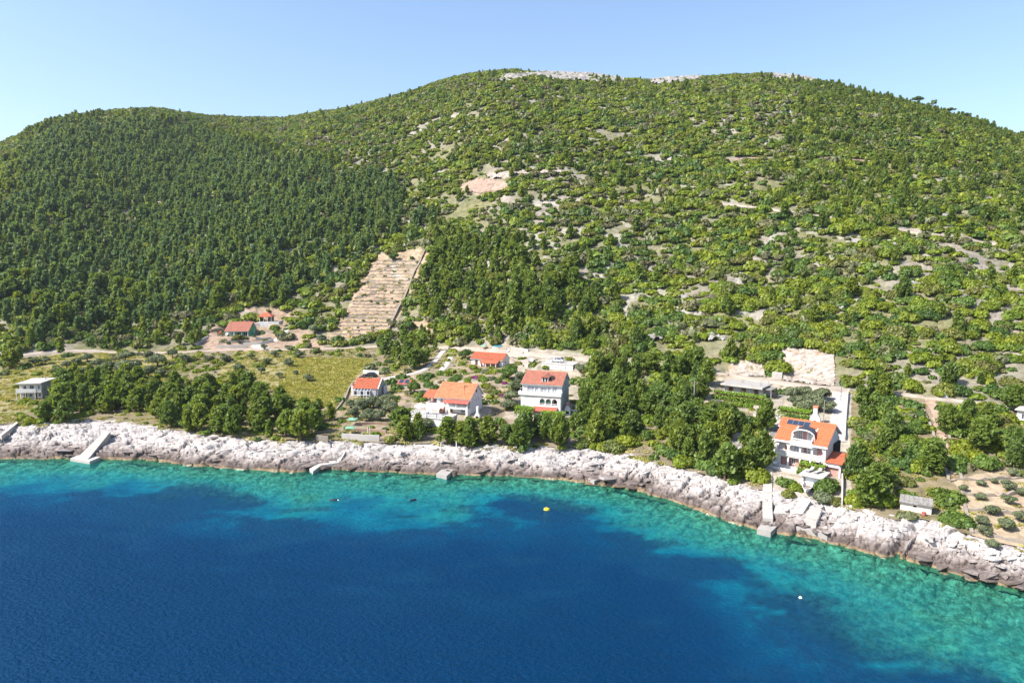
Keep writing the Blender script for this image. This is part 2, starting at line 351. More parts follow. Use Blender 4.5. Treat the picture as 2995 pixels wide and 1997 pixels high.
def grid_mesh(name, P, mat, smooth=True, keep=None, attrs=None):
    """P: (rows, cols, 3) array -> quad mesh object"""
    r, c = P.shape[:2]; me = bpy.data.meshes.new(name)
    idx = np.arange(r*c).reshape(r, c)
    q = np.stack([idx[:-1, :-1], idx[:-1, 1:], idx[1:, 1:], idx[1:, :-1]], -1).reshape(-1, 4)
    V = P.reshape(-1, 3)
    if keep is not None: q = q[keep.reshape(-1)]
    used, inv = np.unique(q, return_inverse=True); q = inv.reshape(-1, 4); V = V[used]
    me.vertices.add(len(V)); me.vertices.foreach_set('co', V.astype(np.float32).ravel())
    me.loops.add(len(q)*4); me.loops.foreach_set('vertex_index', q.astype(np.int32).ravel())
    me.polygons.add(len(q)); me.polygons.foreach_set('loop_start', np.arange(0, len(q)*4, 4, dtype=np.int32))
    me.polygons.foreach_set('loop_total', np.full(len(q), 4, dtype=np.int32))
    me.update(calc_edges=True)
    if smooth: me.polygons.foreach_set('use_smooth', np.ones(len(q), dtype=bool))
    for k, a in (attrs or {}).items():
        if a.ndim == 3:
            at = me.attributes.new(k, 'FLOAT_COLOR', 'POINT'); aa = np.ones((r*c, 4), np.float32); aa[:, :3] = a.reshape(-1, 3)
            at.data.foreach_set('color', aa[used].ravel())
        else:
            at = me.attributes.new(k, 'FLOAT', 'POINT'); at.data.foreach_set('value', a.reshape(-1)[used].astype(np.float32))
    me.materials.append(M[mat]); return link(name, me)
def inpoly(px, py, poly):
    ins = np.zeros(np.shape(px), bool); n = len(poly); j = n-1
    for i in range(n):
        xi, yi = poly[i]; xj, yj = poly[j]
        cnd = ((yi > py) != (yj > py)) & (px < (xj-xi)*(py-yi)/((yj-yi) if yj != yi else 1e-9)+xi)
        ins ^= cnd; j = i
    return ins
# ================= where things stand (photo rows and columns turned into ground points) =================
FIELD = [(859,1046),(937,1046),(1084,1050),(1060,1078),(1014,1138),(986,1180),(898,1200),(845,1176),(824,1148),(830,1100)]
ROUGH = [(640,1080),(700,1030),(860,1030),(859,1046),(830,1100),(824,1148),(845,1178),(780,1130),(700,1120),(640,1130)]
ROUGH2 = [(0,1240),(0,1110),(60,1050),(200,1030),(480,1035),(560,1060),(480,1112),(330,1130),(200,1110),(150,1105),(90,1200)]
TERR = [(1094,749),(1244,727),(1270,738),(1225,800),(1208,830),(1195,880),(1139,966),(974,999),(949,992),(989,939),(1038,858),(1065,809)]
TERR2 = [(1208,940),(1260,935),(1270,975),(1200,985)]
GROVE = [(2790,1405),(2860,1385),(2995,1370),(2995,1620),(2900,1600),(2845,1570),(2815,1500)]
CUT1 = [(2122,1100),(2136,1056),(2150,1049),(2196,1050),(2228,1064),(2240,1082),(2244,1104)]
CUT2 = [(2288,1114),(2286,1030),(2296,1018),(2340,1020),(2400,1026),(2438,1034),(2443,1080),(2441,1132),(2360,1122)]
BARE = [(1349,547),(1370,530),(1400,522),(1440,525),(1490,535),(1500,545),(1470,560),(1400,568),(1352,560)]
LEDGE = [(1420,517),(1440,505),(1500,503),(1640,499),(1646,507),(1500,515),(1475,525),(1430,529)]
SUMMIT = [(1430,236),(1500,220),(1590,214),(1700,208),(1760,212),(1800,222),(1826,236),(1815,247),(1760,246),(1690,238),(1620,234),(1560,228),(1480,240)]
SUMMIT2 = [(1900,234),(1960,226),(2010,226),(2050,220),(2050,236),(1980,243),(1910,250)]
SUMMIT3 = [(2245,222),(2280,214),(2330,220),(2392,228),(2380,240),(2330,236),(2260,232)]
GULLY = [(2700,1172),(2708,1162),(2738,1162),(2744,1190),(2756,1250),(2782,1330),(2803,1405),(2782,1410),(2761,1330),(2734,1255),(2716,1200)]
BROCK = [(2062,1272),(2090,1258),(2150,1262),(2190,1280),(2200,1310),(2160,1330),(2130,1320),(2080,1300)]
YARD = {
 'B': [(598,1000),(610,960),(680,908),(800,892),(860,905),(880,960),(950,995),(940,1026),(600,1032)],
 'C': [(1000,1170),(1010,1130),(1060,1080),(1120,1090),(1240,1080),(1240,1140),(1190,1160),(1180,1200),(1150,1280),(1000,1290),(980,1200)],
 'D': [(1185,1215),(1230,1150),(1270,1110),(1430,1110),(1440,1220),(1340,1250),(1330,1300),(1240,1260)],
 'E': [(1330,1008),(1520,1008),(1560,1060),(1510,1160),(1440,1180),(1340,1120)],
 'F': [(1500,1090),(1560,1020),(1720,1030),(1720,1090),(1700,1215),(1600,1265),(1480,1220)],
 'H': [(2070,1100),(2280,1100),(2280,1210),(2060,1200)],
 'I': [(2235,1200),(2300,1120),(2485,1130),(2490,1300),(2490,1475),(2240,1485)],
 'J': [(2600,1510),(2620,1455),(2745,1460),(2770,1530)],
 'A': [(20,1235),(30,1110),(160,1100),(160,1195),(90,1240)]}
TRACKS = {'gravel_road': ([(40,1043),(123,1032),(203,1027),(291,1027),(393,1031),(526,1031),(600,1026),(730,1022),(838,1022),(937,1020),(1120,1013),(1300,1016),(1400,1024),(1500,1034),(1600,1040),(1700,1050),(1760,1058),(1830,1063),(1960,1072),(2040,1085),(2100,1093),(2200,1108),(2320,1125),(2440,1140),(2480,1147)], 2.7, 'gravel'),
 'driveway': ([(2462,1146),(2462,1180),(2458,1215),(2454,1250),(2450,1292)], 4.8, 'palecon'),
 'access_road': ([(1108,1113),(1150,1103),(1200,1095),(1240,1083),(1275,1055),(1300,1022)], 2.3, 'palecon'),
 'coast_track': ([(2520,1140),(2610,1148),(2700,1163),(2780,1170),(2860,1180),(2930,1190),(2995,1200)], 1.4, 'gravel'),
 'upper_track': ([(2060,466),(2200,463),(2330,460),(2450,462),(2600,468),(2750,470),(2866,476)], 1.9, 'redsoil'),
 'middle_track': ([(2060,582),(2116,596),(2200,606),(2303,619),(2384,632),(2437,637),(2491,650),(2558,663),(2661,677),(2759,690),(2848,703),(2990,722)], 1.7, 'gravel')}
HB = {}
def base(key, px, py, z=None):
    p = hit(px, py)[0] if z is None else np.array(at_z(px, py, z)); HB[key] = p; return p
base('A', 60, 1168); base('B', 664, 983); base('C', 1038, 1158); base('D', 1278, 1203, 7.0); base('E', 1379, 1066)
base('F', 1528, 1206); base('G', 1584, 1085); base('H', 2118, 1152); base('I', 2267, 1362); base('J', 2632, 1490)
base('gaz', 757, 942); base('terB', 770, 958)
def pad(key, rz, x0, x1, y0, y1, z=None, blend=4.0):
    p = HB[key]; c, s = math.cos(R(rz)), math.sin(R(rz)); mx, my = (x0+x1)/2, (y0+y1)/2
    return (p[0]+c*mx-s*my, p[1]+s*mx+c*my, R(rz), (x1-x0)/2, (y1-y0)/2, p[2] if z is None else z, blend)
_new = [pad('A', 8, -1, 7, -2, 8), pad('B', 2, -3, 11, -3, 8), pad('C', -8, -2, 8, -2, 9, blend=5), pad('D', -20, -1, 9, 0, 9, blend=5),
        pad('E', -25, -1, 12, -2, 7), pad('F', -17, -2, 11, -5, 8), pad('G', -24, -1, 11, 1.5, 9, HB['G'][2]+2.1, 2.5), pad('H', -39, -1, 12, -2, 6),
        pad('I', -40, -1, 11, -3, 10), pad('J', -32, -1, 5, -1, 4), pad('gaz', 0, -1.5, 7, -1, 6)]
for poly, dd in ((CUT2, 5.0), (CUT1, 4.0)):        # ground dug away in front of the two rock cuts beside the road
    a = hit(*poly[0])[0]; b = hit(*poly[-2 if poly is CUT2 else -1])[0]; rz = math.atan2(b[1]-a[1], b[0]-a[0]); n = np.array([-math.sin(rz), math.cos(rz)])
    mid = (a[:2]+b[:2])/2+n*dd/2; _new.append((mid[0], mid[1], rz, np.hypot(*(b-a)[:2])/2, dd/2+.5, min(a[2], b[2])+.4, 5.0 if dd > 4.5 else 3.0))
PADS += _new
def ground(x, y): return float(terrain(np.array([x]), np.array([y]))[0])

# ================= terrain =================
def plates(X, Y, cell, seed, ang=0.0, asp=1.0):
    c, s = math.cos(ang), math.sin(ang); a = (c*X+s*Y)/(cell*asp); b = (-s*X+c*Y)/cell
    ia = np.floor(a); ib = np.floor(b); f1 = np.full(a.shape, 9.0); f2 = f1.copy(); hid = np.zeros(a.shape); ta = hid.copy(); tb = hid.copy(); da = hid.copy(); db = hid.copy()
    for i in (-1, 0, 1):
        for j in (-1, 0, 1):
            ja = (ia+i).astype(np.int64); jb = (ib+j).astype(np.int64)
            qa = ja+hashn(ja, jb, seed); qb = jb+hashn(ja, jb, seed+7)
            d = np.hypot(a-qa, b-qb); m = d < f1
            f2 = np.where(m, f1, np.minimum(f2, d)); f1 = np.where(m, d, f1)
            hid = np.where(m, hashn(ja, jb, seed+13), hid); ta = np.where(m, hashn(ja, jb, seed+19)-.5, ta); tb = np.where(m, hashn(ja, jb, seed+23)-.5, tb)
            da = np.where(m, a-qa, da); db = np.where(m, b-qb, db)
    return hid, ta*da+tb*db, f2-f1
def rock_relief(X, Y, k=1.0, Z=None):
    """bedded limestone: ledges between tilted beds, split by long oblique joints and small cracks"""
    wx = X+fbm(X, Y, 6, 3, 31)*1.6; wy = Y+fbm(X, Y, 6, 3, 37)*1.6
    h, t, e = plates(wx, wy, 2.5, 3, R(34), 2.6); h2, t2, e2 = plates(wx, wy, .85, 8, R(50), 1.7)
    r = (h-.5)*.75+t*1.5+fbm(X, Y, 11.0, 3, 77)*.9+fbm(X, Y, 2.2, 3, 79)*.25
    zz = (0 if Z is None else Z)+r; q = zz/.62+.8*fbm(X, Y, 14, 2, 73); f = q-np.floor(q); led = (np.floor(q)+sstep(.55, .98, f)-q)*.62
    big = vnoise(X/9.0+3, Y/9.0, 15)
    return k*(r+led*.85-1.25*np.exp(-e/.05)*(.4+big)-.46*np.exp(-e2/.06)+(h2-.5)*.14+t2*.3)
uu = np.concatenate([np.linspace(-1.75, -.87, 60), np.arange(-.86, .8605, .0016), np.linspace(.87, 1.75, 60)])
cc = cols(uu)
def rows(Ya, Yb, n, pw=1.0, last=False):
    t = np.linspace(0, 1, n+1)**pw
    return Ya[None, :]+(Yb-Ya)[None, :]*t[:, None]
def sheet(Y):
    X = uu[None, :]*Y; Z = terrain(X, Y); U = np.abs(uu)[None, :]
    return X, Y, Z*(1-sstep(1.45, 1.72, U))-9*sstep(1.45, 1.72, U)
# seabed
X, Y, Z = sheet(cc['Ys'][None, :]-46*(np.linspace(1, 0, 96)**1.8)[:, None]); k = np.exp(-np.maximum(cc['Ys'][None, :]-Y, 0)/9.0)
Z = np.minimum(Z+rock_relief(X, Y, .75)*k, np.where(cc['Ys'][None, :]-Y < .3, 9, -.06)); seabed = grid_mesh('seabed', np.dstack([X, Y, Z]), 'bed'); tag(seabed, kind='structure')
# rocky shore
Yrk = rows(cc['Ys'], cc['Yb']+2.0, 52); X, Y, Z = sheet(Yrk)
tt = (Y-cc['Ys'][None, :])/(cc['Yb']-cc['Ys'])[None, :]
amp = sstep(-.05, .10, tt)*(1-.55*sstep(.75, 1.1, tt))
Z0 = Z.copy(); Z = Z+rock_relief(X, Y, 1.0, Z)*amp
for (pa, pb, dp, wd) in (((2596,1640),(2684,1545),2.4,.8), ((60,1336),(118,1296),1.5,.6), ((196,1338),(232,1296),1.3,.6), ((905,1376),(925,1352),1.2,.5), ((1420,1390),(1446,1352),1.3,.6), ((2900,1712),(2915,1672),1.4,.6)):     # deep clefts cut into the shelf
    a = np.array(at_z(*pa, 0.0)[:2]); b = np.array(at_z(*pb, 2.5)[:2]); t = b-a; q = np.clip(((X-a[0])*t[0]+(Y-a[1])*t[1])/(t@t), -.2, 1); d = np.hypot(X-a[0]-q*t[0], Y-a[1]-q*t[1]+.3*np.sin(q*9)); Z = Z-dp*(1-.6*np.maximum(q, 0))*np.exp(-(d/wd)**2)
rocky_shore = grid_mesh('rocky_shore', np.dstack([X, Y, Z]), 'rock', smooth=False); tag(rocky_shore, kind='structure')
SH = (X.copy(), Y.copy(), Z.copy())
def shore_z(x, y):
    ci = np.argmin(np.abs(uu-x/y)); ri = np.argmin(np.abs(SH[1][:, ci]-y)); return float(SH[2][ri, ci])
# bench and hillside with a base colour for what covers each patch of ground
LIME = np.array((.23, .205, .175)); DRY = np.array((.15, .145, .075)); GRASS = np.array((.29, .265, .075)); TAN = np.array((.34, .25, .175)); BROWN = np.array((.24, .18, .14))
def ground_colour(X, Y, Z):
    px, py, zc = pix(X, Y, Z); px = px+fbm(X, Y, 6, 3, 51)*10; py = py+fbm(X, Y, 6, 3, 57)*6
    n = fbm(X, Y, 11, 4, 61); C = LIME[None, None, :]*(1+.25*n[..., None])
    mixd = sstep(-.35, .3, fbm(X, Y, 23, 3, 67))[..., None]; C = C*(1-mixd)+(DRY*1.1)*mixd
    def put(poly, c, w=1.0):
        nonlocal C
        m = (inpoly(px, py, poly)*w)[..., None]; C = C*(1-m)+np.array(c)*m
    bench = (Y < cols(X/Y)['Yt'])[..., None]; C = np.where(bench, C*.35+np.array((.20, .155, .10))*.65, C)
    put(ROUGH, (.24, .215, .095), .8); put(ROUGH2, (.24, .21, .095), .85); put(FIELD, GRASS); put(TERR, TAN); put(TERR2, TAN); put(BARE, (.36, .28, .225)); put(GROVE, (.35, .275, .195)); put(GULLY, BROWN, .9)
    put(YARD['B'], (.31, .22, .17), .8); put(YARD['E'], (.25, .20, .14), .8); put(YARD['I'], (.38, .34, .29), .8); put(YARD['H'], (.34, .30, .25), .7); put(YARD['F'], (.34, .30, .25), .7); put(YARD['C'], (.29, .23, .165), .7); put(YARD['D'], (.34, .285, .23), .7)
    m = (np.abs(fbm(X, Y, 30, 2, 71)) < .07)[..., None]*((Y > cols(X/Y)['Yt']+20)[..., None]); C = np.where(m, C*.5+np.array((.38, .355, .33))*.5, C)
    return C
X, Y, Z = sheet(rows(cc['Yb']+.9, cc['Yt']+.6, 118)); Z = Z+.02
bench_o = grid_mesh('ground', np.dstack([X, Y, Z]), 'ground', attrs={'gcol': ground_colour(X, Y, Z)}); tag(bench_o, kind='structure')
Yh = rows(cc['Yt'], cc['Yr']+30, 200, 1.2); X, Y, Z = sheet(Yh)
hr = plates(X, Y, 3.2, 91, 0, 1.5); Zr = Z+((hr[0]-.5)*.7-.3*np.exp(-hr[2]/.12))*sstep(8, 30, Y-cc['Yt'][None, :])
hill_o = grid_mesh('hillside', np.dstack([X, Y, Zr]), 'ground', attrs={'gcol': ground_colour(X, Y, Z)}); tag(hill_o, kind='structure')
X, Y, Z = sheet(rows(cc['Yr']+29, cc['Yr']+520, 26)); far_o = grid_mesh('far_hillside', np.dstack([X, Y, Z]), 'ground', attrs={'gcol': ground_colour(X, Y, Z)}); tag(far_o, kind='structure')
# sea
gx = np.concatenate([[-20000, -6000, -2000, -700, -380], np.arange(-260, 260.5, 1.0), [380, 700, 2000, 6000, 20000]])
gy = np.concatenate([[-20000, -6000, -2000, -700, -250, -90], np.arange(-20, 190.5, 1.0), [260, 500, 1000, 2000, 6000, 20000]])
X, Y = np.meshgrid(gx, gy); cw = cols(X/np.maximum(Y, 20.0)); dd = np.where(Y > 20, cw['Ys'], 135)-Y
dep = .25+dd*.16+(np.maximum(dd, 0)/34.0)**2*2.0
dep = dep+(fbm(X, Y, 26, 3, 83)*2.6+fbm(X, Y, 9, 4, 84)*1.8)*sstep(4, 16, dd)-sstep(.1, .6, X/np.maximum(Y, 20.0))*sstep(0, 30, dd)*1.5
dep = np.where(dd > 110, 22, np.maximum(dep, 0.02)); dep = np.where(np.abs(X) > 250, 22, dep)
weed = np.maximum(sstep(.12, .19, fbm(X*.75, Y*1.25, 14, 6, 89)), .8*sstep(.20, .30, fbm(X*.6, Y*1.5, 5, 5, 97)))*sstep(1.5, 3.2, dep)*(1-sstep(9, 14, dep))*.9
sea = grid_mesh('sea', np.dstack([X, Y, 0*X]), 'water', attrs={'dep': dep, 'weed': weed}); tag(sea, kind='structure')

# ================= roads and draped patches =================
ROADPTS = []
def resample(P, step):
    P = np.array(P); d = np.concatenate([[0], np.cumsum(np.hypot(*np.diff(P[:, :2], axis=0).T))])
    s = np.linspace(0, d[-1], max(int(d[-1]/step), 2)+1); Q = np.stack([np.interp(s, d, P[:, k]) for k in (0, 1)], 1)
    for _ in range(3): Q[1:-1] = (Q[:-2]+2*Q[1:-1]+Q[2:])/4
    return Q
def ribbon(name, pts, width, mat, lift=.14, world=False, step=1.0, kind='structure', thick=0.0):
    P = [p if world else hit(*p)[0] for p in pts]; Q = resample(P, step); t = np.gradient(Q, axis=0); t /= np.linalg.norm(t, axis=1)[:, None]; n = np.stack([-t[:, 1], t[:, 0]], 1)
    offs = np.linspace(-.5, .5, 7); wv = width*(1+.08*np.sin(np.arange(len(Q))*.9))
    G = np.stack([np.concatenate([Q+n*(o*wv)[:, None], np.zeros((len(Q), 1))], 1) for o in offs], 1)
    zc_ = terrain(Q[:, 0], Q[:, 1]); zz = terrain(G[..., 0], G[..., 1]); G[..., 2] = np.maximum(zz, .8*zc_[:, None]+.2*zz)+lift
    G[:, 0, 2] -= .7; G[:, -1, 2] -= .7; ROADPTS.append((Q, width/2)); o = grid_mesh(name, G, mat); o['kind'] = kind; return o
for nm, (pts, w, mt) in TRACKS.items(): ribbon(nm, pts, w, mt, .22 if 'track' in nm else .16)
def drape(name, poly, res, lift, relief, mat, edge=1.5, smooth=False, kind='structure'):
    W = np.array([hit(x, y)[0] for x, y in poly]); x0, y0 = W[:, :2].min(0)-3; x1, y1 = W[:, :2].max(0)+3
    X, Y = np.meshgrid(np.arange(x0, x1, res), np.arange(y0, y1, res)); Z = terrain(X, Y); px, py, _ = pix(X, Y, Z)
    k = inpoly(px+fbm(X, Y, 2, 2, 3)*5, py+fbm(X, Y, 2, 2, 5)*3, poly)
    Z = Z+lift+(relief(X, Y) if relief else 0); keep = k[:-1, :-1] & k[1:, 1:]
    o = grid_mesh(name, np.dstack([X, Y, Z]), mat, smooth, keep); o['kind'] = kind; return o
def blocky(c, a, seed):
    def f(X, Y):
        h, t, e = plates(X, Y, c, seed, R(15), 1.5); h2, t2, e2 = plates(X, Y, c*.42, seed+5, R(60), 1.3)
        return (h*.8+t*1.2-.5*np.exp(-e/.1))*a+(h2-.5+t2-.4*np.exp(-e2/.12))*a*.45
    return f
drape('rock_cut', CUT1, .3, .15, blocky(1.9, .55, 11), 'cutrock'); drape('rock_cut', CUT2, .3, .15, blocky(1.9, .5, 17), 'cutrock')
drape('rock_ledge', LEDGE, .6, .4, blocky(3.0, 1.3, 23), 'cutrock'); drape('bare_ground', BARE, .7, .15, blocky(2.5, .5, 27), 'redsoil')
for i, s in enumerate((SUMMIT, SUMMIT2, SUMMIT3)): drape('summit_rocks', s, .9, .6, blocky(3.6, 1.9, 31+i), 'hillrock')
drape('rock_outcrop', BROCK, .3, .3, blocky(1.8, 1.2, 41), 'hillrock'); drape('dirt_path', GULLY, .4, .1, blocky(1.1, .28, 43), 'dirt')
for k, c in enumerate([(1930,990,40),(2090,990,32),(1905,900,18),(2620,728,26),(1600,905,22),(2960,700,26),(2440,905,30),(2300,860,22),(2680,840,22),(1760,980,20),(2000,880,20),(2880,860,24),(2150,760,18),(1830,800,18),(2500,720,16),(50,560,30),(40,620,26),(60,690,24),(2560,360,22),(2260,420,24),(2300,340,26),(2200,300,20),(1560,300,18),(2780,640,20),(1650,760,16)]):
    cx, cy, r = c; poly = [(cx+r*math.cos(a)*(1+.3*math.sin(3*a+k)), cy+r*.42*math.sin(a)*(1+.25*math.cos(2*a+k))) for a in np.linspace(0, 2*math.pi, 12, endpoint=False)]
    drape('rock_outcrop', poly, .5, .35, blocky(2.0, 1.3, 50+k), 'hillrock')
# ================= summer haze: one closed box of thin air round the camera and the whole island =================
hz = MB().box(-1900, 1900, -400, 1750, -45, 330); hm, ht, ho, HN, HL = nodes('thin_haze')
pv = HN('VolumePrincipled'); pv.inputs['Density'].default_value = 0.00007; pv.inputs['Color'].default_value = (.86, .92, 1.0, 1); pv.inputs['Anisotropy'].default_value = .25
HL(pv.outputs[0], ho.inputs['Volume']); me_ = hz.mesh('haze', None); me_.materials.append(hm); tag(link('haze', me_), kind='stuff')
# ================= boulders on the shore (pieces of the rocky shore) =================
def boulder_mesh(seed):
    rg = np.random.default_rng(seed); n = 9; bm_v = []; mb = MB()
    # squarish slab: two jittered rings, a top and a bottom
    k = 7
    for z, r in ((0, .85), (.45, 1.0), (.8, .72)):
        for i in range(k):
            a = 2*math.pi*(i+rg.uniform(-.25, .25))/k; q = r*rg.uniform(.75, 1.15); bm_v.append((q*math.cos(a)*1.25, q*math.sin(a)*.85, z*rg.uniform(.75, 1.2)))
    bm_v.append((0, 0, .82)); f = []
    for r_ in range(2):
        for i in range(k): f.append((r_*k+i, r_*k+(i+1) % k, (r_+1)*k+(i+1) % k, (r_+1)*k+i))
    for i in range(k): f.append((2*k+i, 2*k+(i+1) % k, 3*k))
    return mb.add(bm_v, f).mesh('boulder', 'rock')
BM = [boulder_mesh(s) for s in range(9)]
rg = np.random.default_rng(4)
nb = 0
while nb < 240:
    u = rg.uniform(-.80, .80); c1 = cols(np.array([u])); t = rg.uniform(.04, .98); y = float(c1['Ys'][0]+(c1['Yb'][0]-c1['Ys'][0])*t); x = u*y
    if vnoise(np.array([x/7.0]), np.array([y/7.0]), 6)[0] < .42: continue
    s = rg.uniform(.45, 1.25)*(1.25-.45*t); o = link('boulder', BM[nb % 9], rocky_shore)
    o.location = (x, y, shore_z(x, y)-.35*s); o.scale = (s*rg.uniform(1.0, 1.9), s, s*rg.uniform(.25, .6)); o.rotation_euler = (rg.uniform(-.25, .25), rg.uniform(-.25, .25), R(38)+rg.normal()*.5); nb += 1
# loose smaller stones of the shore, one mass
sv = []; sf = []
for k in range(1300):
    u = rg.uniform(-.80, .80); c1 = cols(np.array([u])); t = rg.uniform(.02, 1.12); y = float(c1['Ys'][0]+(c1['Yb'][0]-c1['Ys'][0])*t); x = u*y
    s = rg.uniform(.12, .4); z = shore_z(x, y)-.1*s; a0 = rg.uniform(0, 6); n = len(sv)
    for i in range(4):
        a = a0+i*1.57; sv.append((x+s*math.cos(a)*1.2, y+s*math.sin(a)*.9, z-.15*s))
    for i in range(4):
        a = a0+i*1.57+.3; sv.append((x+s*.7*math.cos(a), y+s*.6*math.sin(a), z+s*rg.uniform(.45, .8)))
    sf += [(n+4, n+5, n+6, n+7)]+[(n+i, n+(i+1) % 4, n+4+(i+1) % 4, n+4+i) for i in range(4)]
me = bpy.data.meshes.new('loose_stones'); me.from_pydata(sv, [], sf); me.materials.append(M['rock']); tag(link('loose_stones', me, rocky_shore), kind='stuff')

# ================= vegetation meshes =================
def leaf_mesh(name, C, Nn, S, mat, tint, asp=1.0, up=None, hull=None):
    """one quad per leaf clump, centre C, facing Nn, size S"""
    n = len(C); Nn = Nn/np.maximum(np.linalg.norm(Nn, axis=1)[:, None], 1e-6)
    ref = np.where(np.abs(Nn[:, 2:3]) < .9, np.array([[0, 0, 1.0]]), np.array([[1.0, 0, 0]])) if up is None else up
    a = np.cross(ref, Nn); a /= np.maximum(np.linalg.norm(a, axis=1)[:, None], 1e-6); b = np.cross(Nn, a)
    a = a*S[:, None]; b = b*S[:, None]*asp
    V = np.stack([C-a*.5-b*.6, C+a*.6-b*.35, C+a*.28+b*.62, C-a*.55+b*.4], 1).reshape(-1, 3)
    q = np.arange(n*4).reshape(n, 4); tn = np.repeat(tint, 1)
    faces = q
    if hull is not None:
        hv, hf = hull; faces = np.concatenate([q, np.array(hf)+len(V)]); V = np.concatenate([V, np.array(hv)]); tn = np.concatenate([tint, np.full(len(hf), .5)])
    me = bpy.data.meshes.new(name); me.vertices.add(len(V)); me.vertices.foreach_set('co', V.astype(np.float32).ravel())
    m = len(faces); me.loops.add(m*4); me.loops.foreach_set('vertex_index', faces.astype(np.int32).ravel())
    me.polygons.add(m); me.polygons.foreach_set('loop_start', np.arange(0, m*4, 4, dtype=np.int32)); me.polygons.foreach_set('loop_total', np.full(m, 4, dtype=np.int32))
    me.update(calc_edges=True)
    at = me.attributes.new('tint', 'FLOAT', 'FACE'); at.data.foreach_set('value', np.clip(tn, 0, 1).astype(np.float32))
    me.materials.append(M[mat]); return me
def pine_crown(seed, mat, nb=46, nt=8, per=3, wid=.36, sz=.075, low=.12, tipr=None):
    rg = np.random.default_rng(seed); C = []; Nn = []; S = []; T = []; U = []
    lean = rg.normal(size=2)*.05; tip = tipr or rg.uniform(.42, .8)
    for i in range(nb):
        t = low+(1-low)*((i+.5)/nb)**.9; az = i*2.39996+rg.uniform(-.5, .5)
        prof = min((t-low)/.20+.5, 1.0)*(max(1-t, 0)**tip)+.04; L = wid*prof*rg.uniform(.72, 1.2); el = R(rg.uniform(18, 42)+25*t)
        btint = rg.uniform(.25, .75); d = np.array([math.cos(az)*math.cos(el), math.sin(az)*math.cos(el), math.sin(el)])
        for k in range(nt):
            f = .35+.65*(k+.5)/nt; c0 = np.array([lean[0]*t, lean[1]*t, t*.93])+d*L*f+np.array([0, 0, -.03*f*f])
            for m in range(per):
                nn = rg.normal(size=3)+np.array([0, 0, .8]); U.append(d*.8+np.array([0, 0, .8])+rg.normal(size=3)*.25)
                C.append(c0+rg.normal(size=3)*.034); Nn.append(nn); S.append(sz*rg.uniform(.7, 1.25)); T.append(btint+rg.uniform(-.2, .2)+.15*(f-.6))
    return leaf_mesh('pine_crown', np.array(C), np.array(Nn), np.array(S)*.72, mat, np.array(T), 2.1, up=np.array(U))
def lobes(rg, k, flat, rad=(.34, .56), spread=.58):
    out = []
    for i in range(k):
        a = 2*math.pi*i/k+rg.uniform(-.4, .4); d = spread*math.sqrt(rg.uniform(.05, 1)); out.append((d*math.cos(a), d*math.sin(a)*.9, rg.uniform(.0, .18), rg.uniform(*rad)))
    return out
def bush(seed, mat, k=7, per=60, sz=.17, flat=.85, name='foliage', jit=.45, lift=0.0, full=False, rad=(.34, .56), spread=.58, hull=True, lob=None):
    rg = np.random.default_rng(seed); Ls = lob or lobes(rg, k, flat, rad, spread); C = []; Nn = []; S = []; T = []; hv = []; hf = []
    for (lx, ly, lz, lr) in Ls:
        lt = rg.uniform(.25, .75)
        for m in range(per):
            d = rg.normal(size=3); d /= np.linalg.norm(d)
            if not full: d[2] = abs(d[2])
            elif d[2] < -.55: d[2] *= -.5
            p = np.array([lx, ly, lz])+d*lr*np.array([1, 1, flat])*rg.uniform(.86, 1.1)
            if any((p[0]-a)**2+(p[1]-b)**2+((p[2]-c)/flat)**2 < (.72*r)**2 for a, b, c, r in Ls): continue
            C.append(p); Nn.append(d+rg.normal(size=3)*jit+np.array([0, 0, .25])); S.append(sz*rg.uniform(.7, 1.3)); T.append(lt+rg.uniform(-.28, .28))
        if hull:
            n0 = len(hv); q = .84*lr
            for z, r in ((-.55 if full else -.25, .7), (.1, .98), (.62, .74), (.93, .28)):
                for i in range(6):
                    a = i*math.pi/3+lx*9; hv.append((lx+q*r*math.cos(a), ly+q*r*math.sin(a), lz+q*flat*z))
            for r_ in range(3):
                for i in range(6): hf.append((n0+r_*6+i, n0+r_*6+(i+1) % 6, n0+(r_+1)*6+(i+1) % 6, n0+(r_+1)*6+i))
    C = np.array(C); C[:, 2] += lift; hv = [(a, b, c+lift) for a, b, c in hv]
    return leaf_mesh(name, C, np.array(Nn), np.array(S), mat, np.array(T), 1.1, hull=(hv, hf) if hull else None)
def trunk_mesh(seed, h=.8, r=.035, limbs=5, fork=.3, mat='bark'):
    rg = np.random.default_rng(seed); mb = MB(); p = Vector((0, 0, -.06)); nseg = 4
    for i in range(nseg):
        q = Vector((rg.normal()*.012, rg.normal()*.012, h*(i+1)/nseg)); mb.tube(p, q, r*(1-.75*i/nseg), r*(1-.75*(i+1)/nseg), 6, i in (0, nseg-1)); p = q
    for i in range(limbs):
        z = h*rg.uniform(fork, .85); a = rg.uniform(0, 6.28); L = rg.uniform(.12, .28)
        mb.tube((0, 0, z), (L*math.cos(a), L*math.sin(a), z+L*.6), r*.42, r*.15, 5)
    return mb.mesh('trunk', mat)
PINE_N = [pine_crown(100+i, 'pine', 56, 10, 5, wid=w, sz=.057, low=lw) for i, (w, lw) in enumerate(((.40, .1), (.46, .14), (.36, .1), (.50, .16), (.43, .12), (.34, .08), (.48, .2), (.40, .12)))]
PINE_F = [pine_crown(200+i, 'pineforest', 30, 4, 3, wid=w, sz=.105, tipr=tr) for i, (w, tr) in enumerate(((.30, .6), (.27, .8), (.36, .45), (.29, .7), (.40, .35), (.33, .5)))]
PINE_M = [pine_crown(300+i, 'pine', 30, 4, 3, wid=w, sz=.105) for i, w in enumerate((.34, .30, .38, .42, .33))]
PTRUNK = [trunk_mesh(s) for s in range(4)]
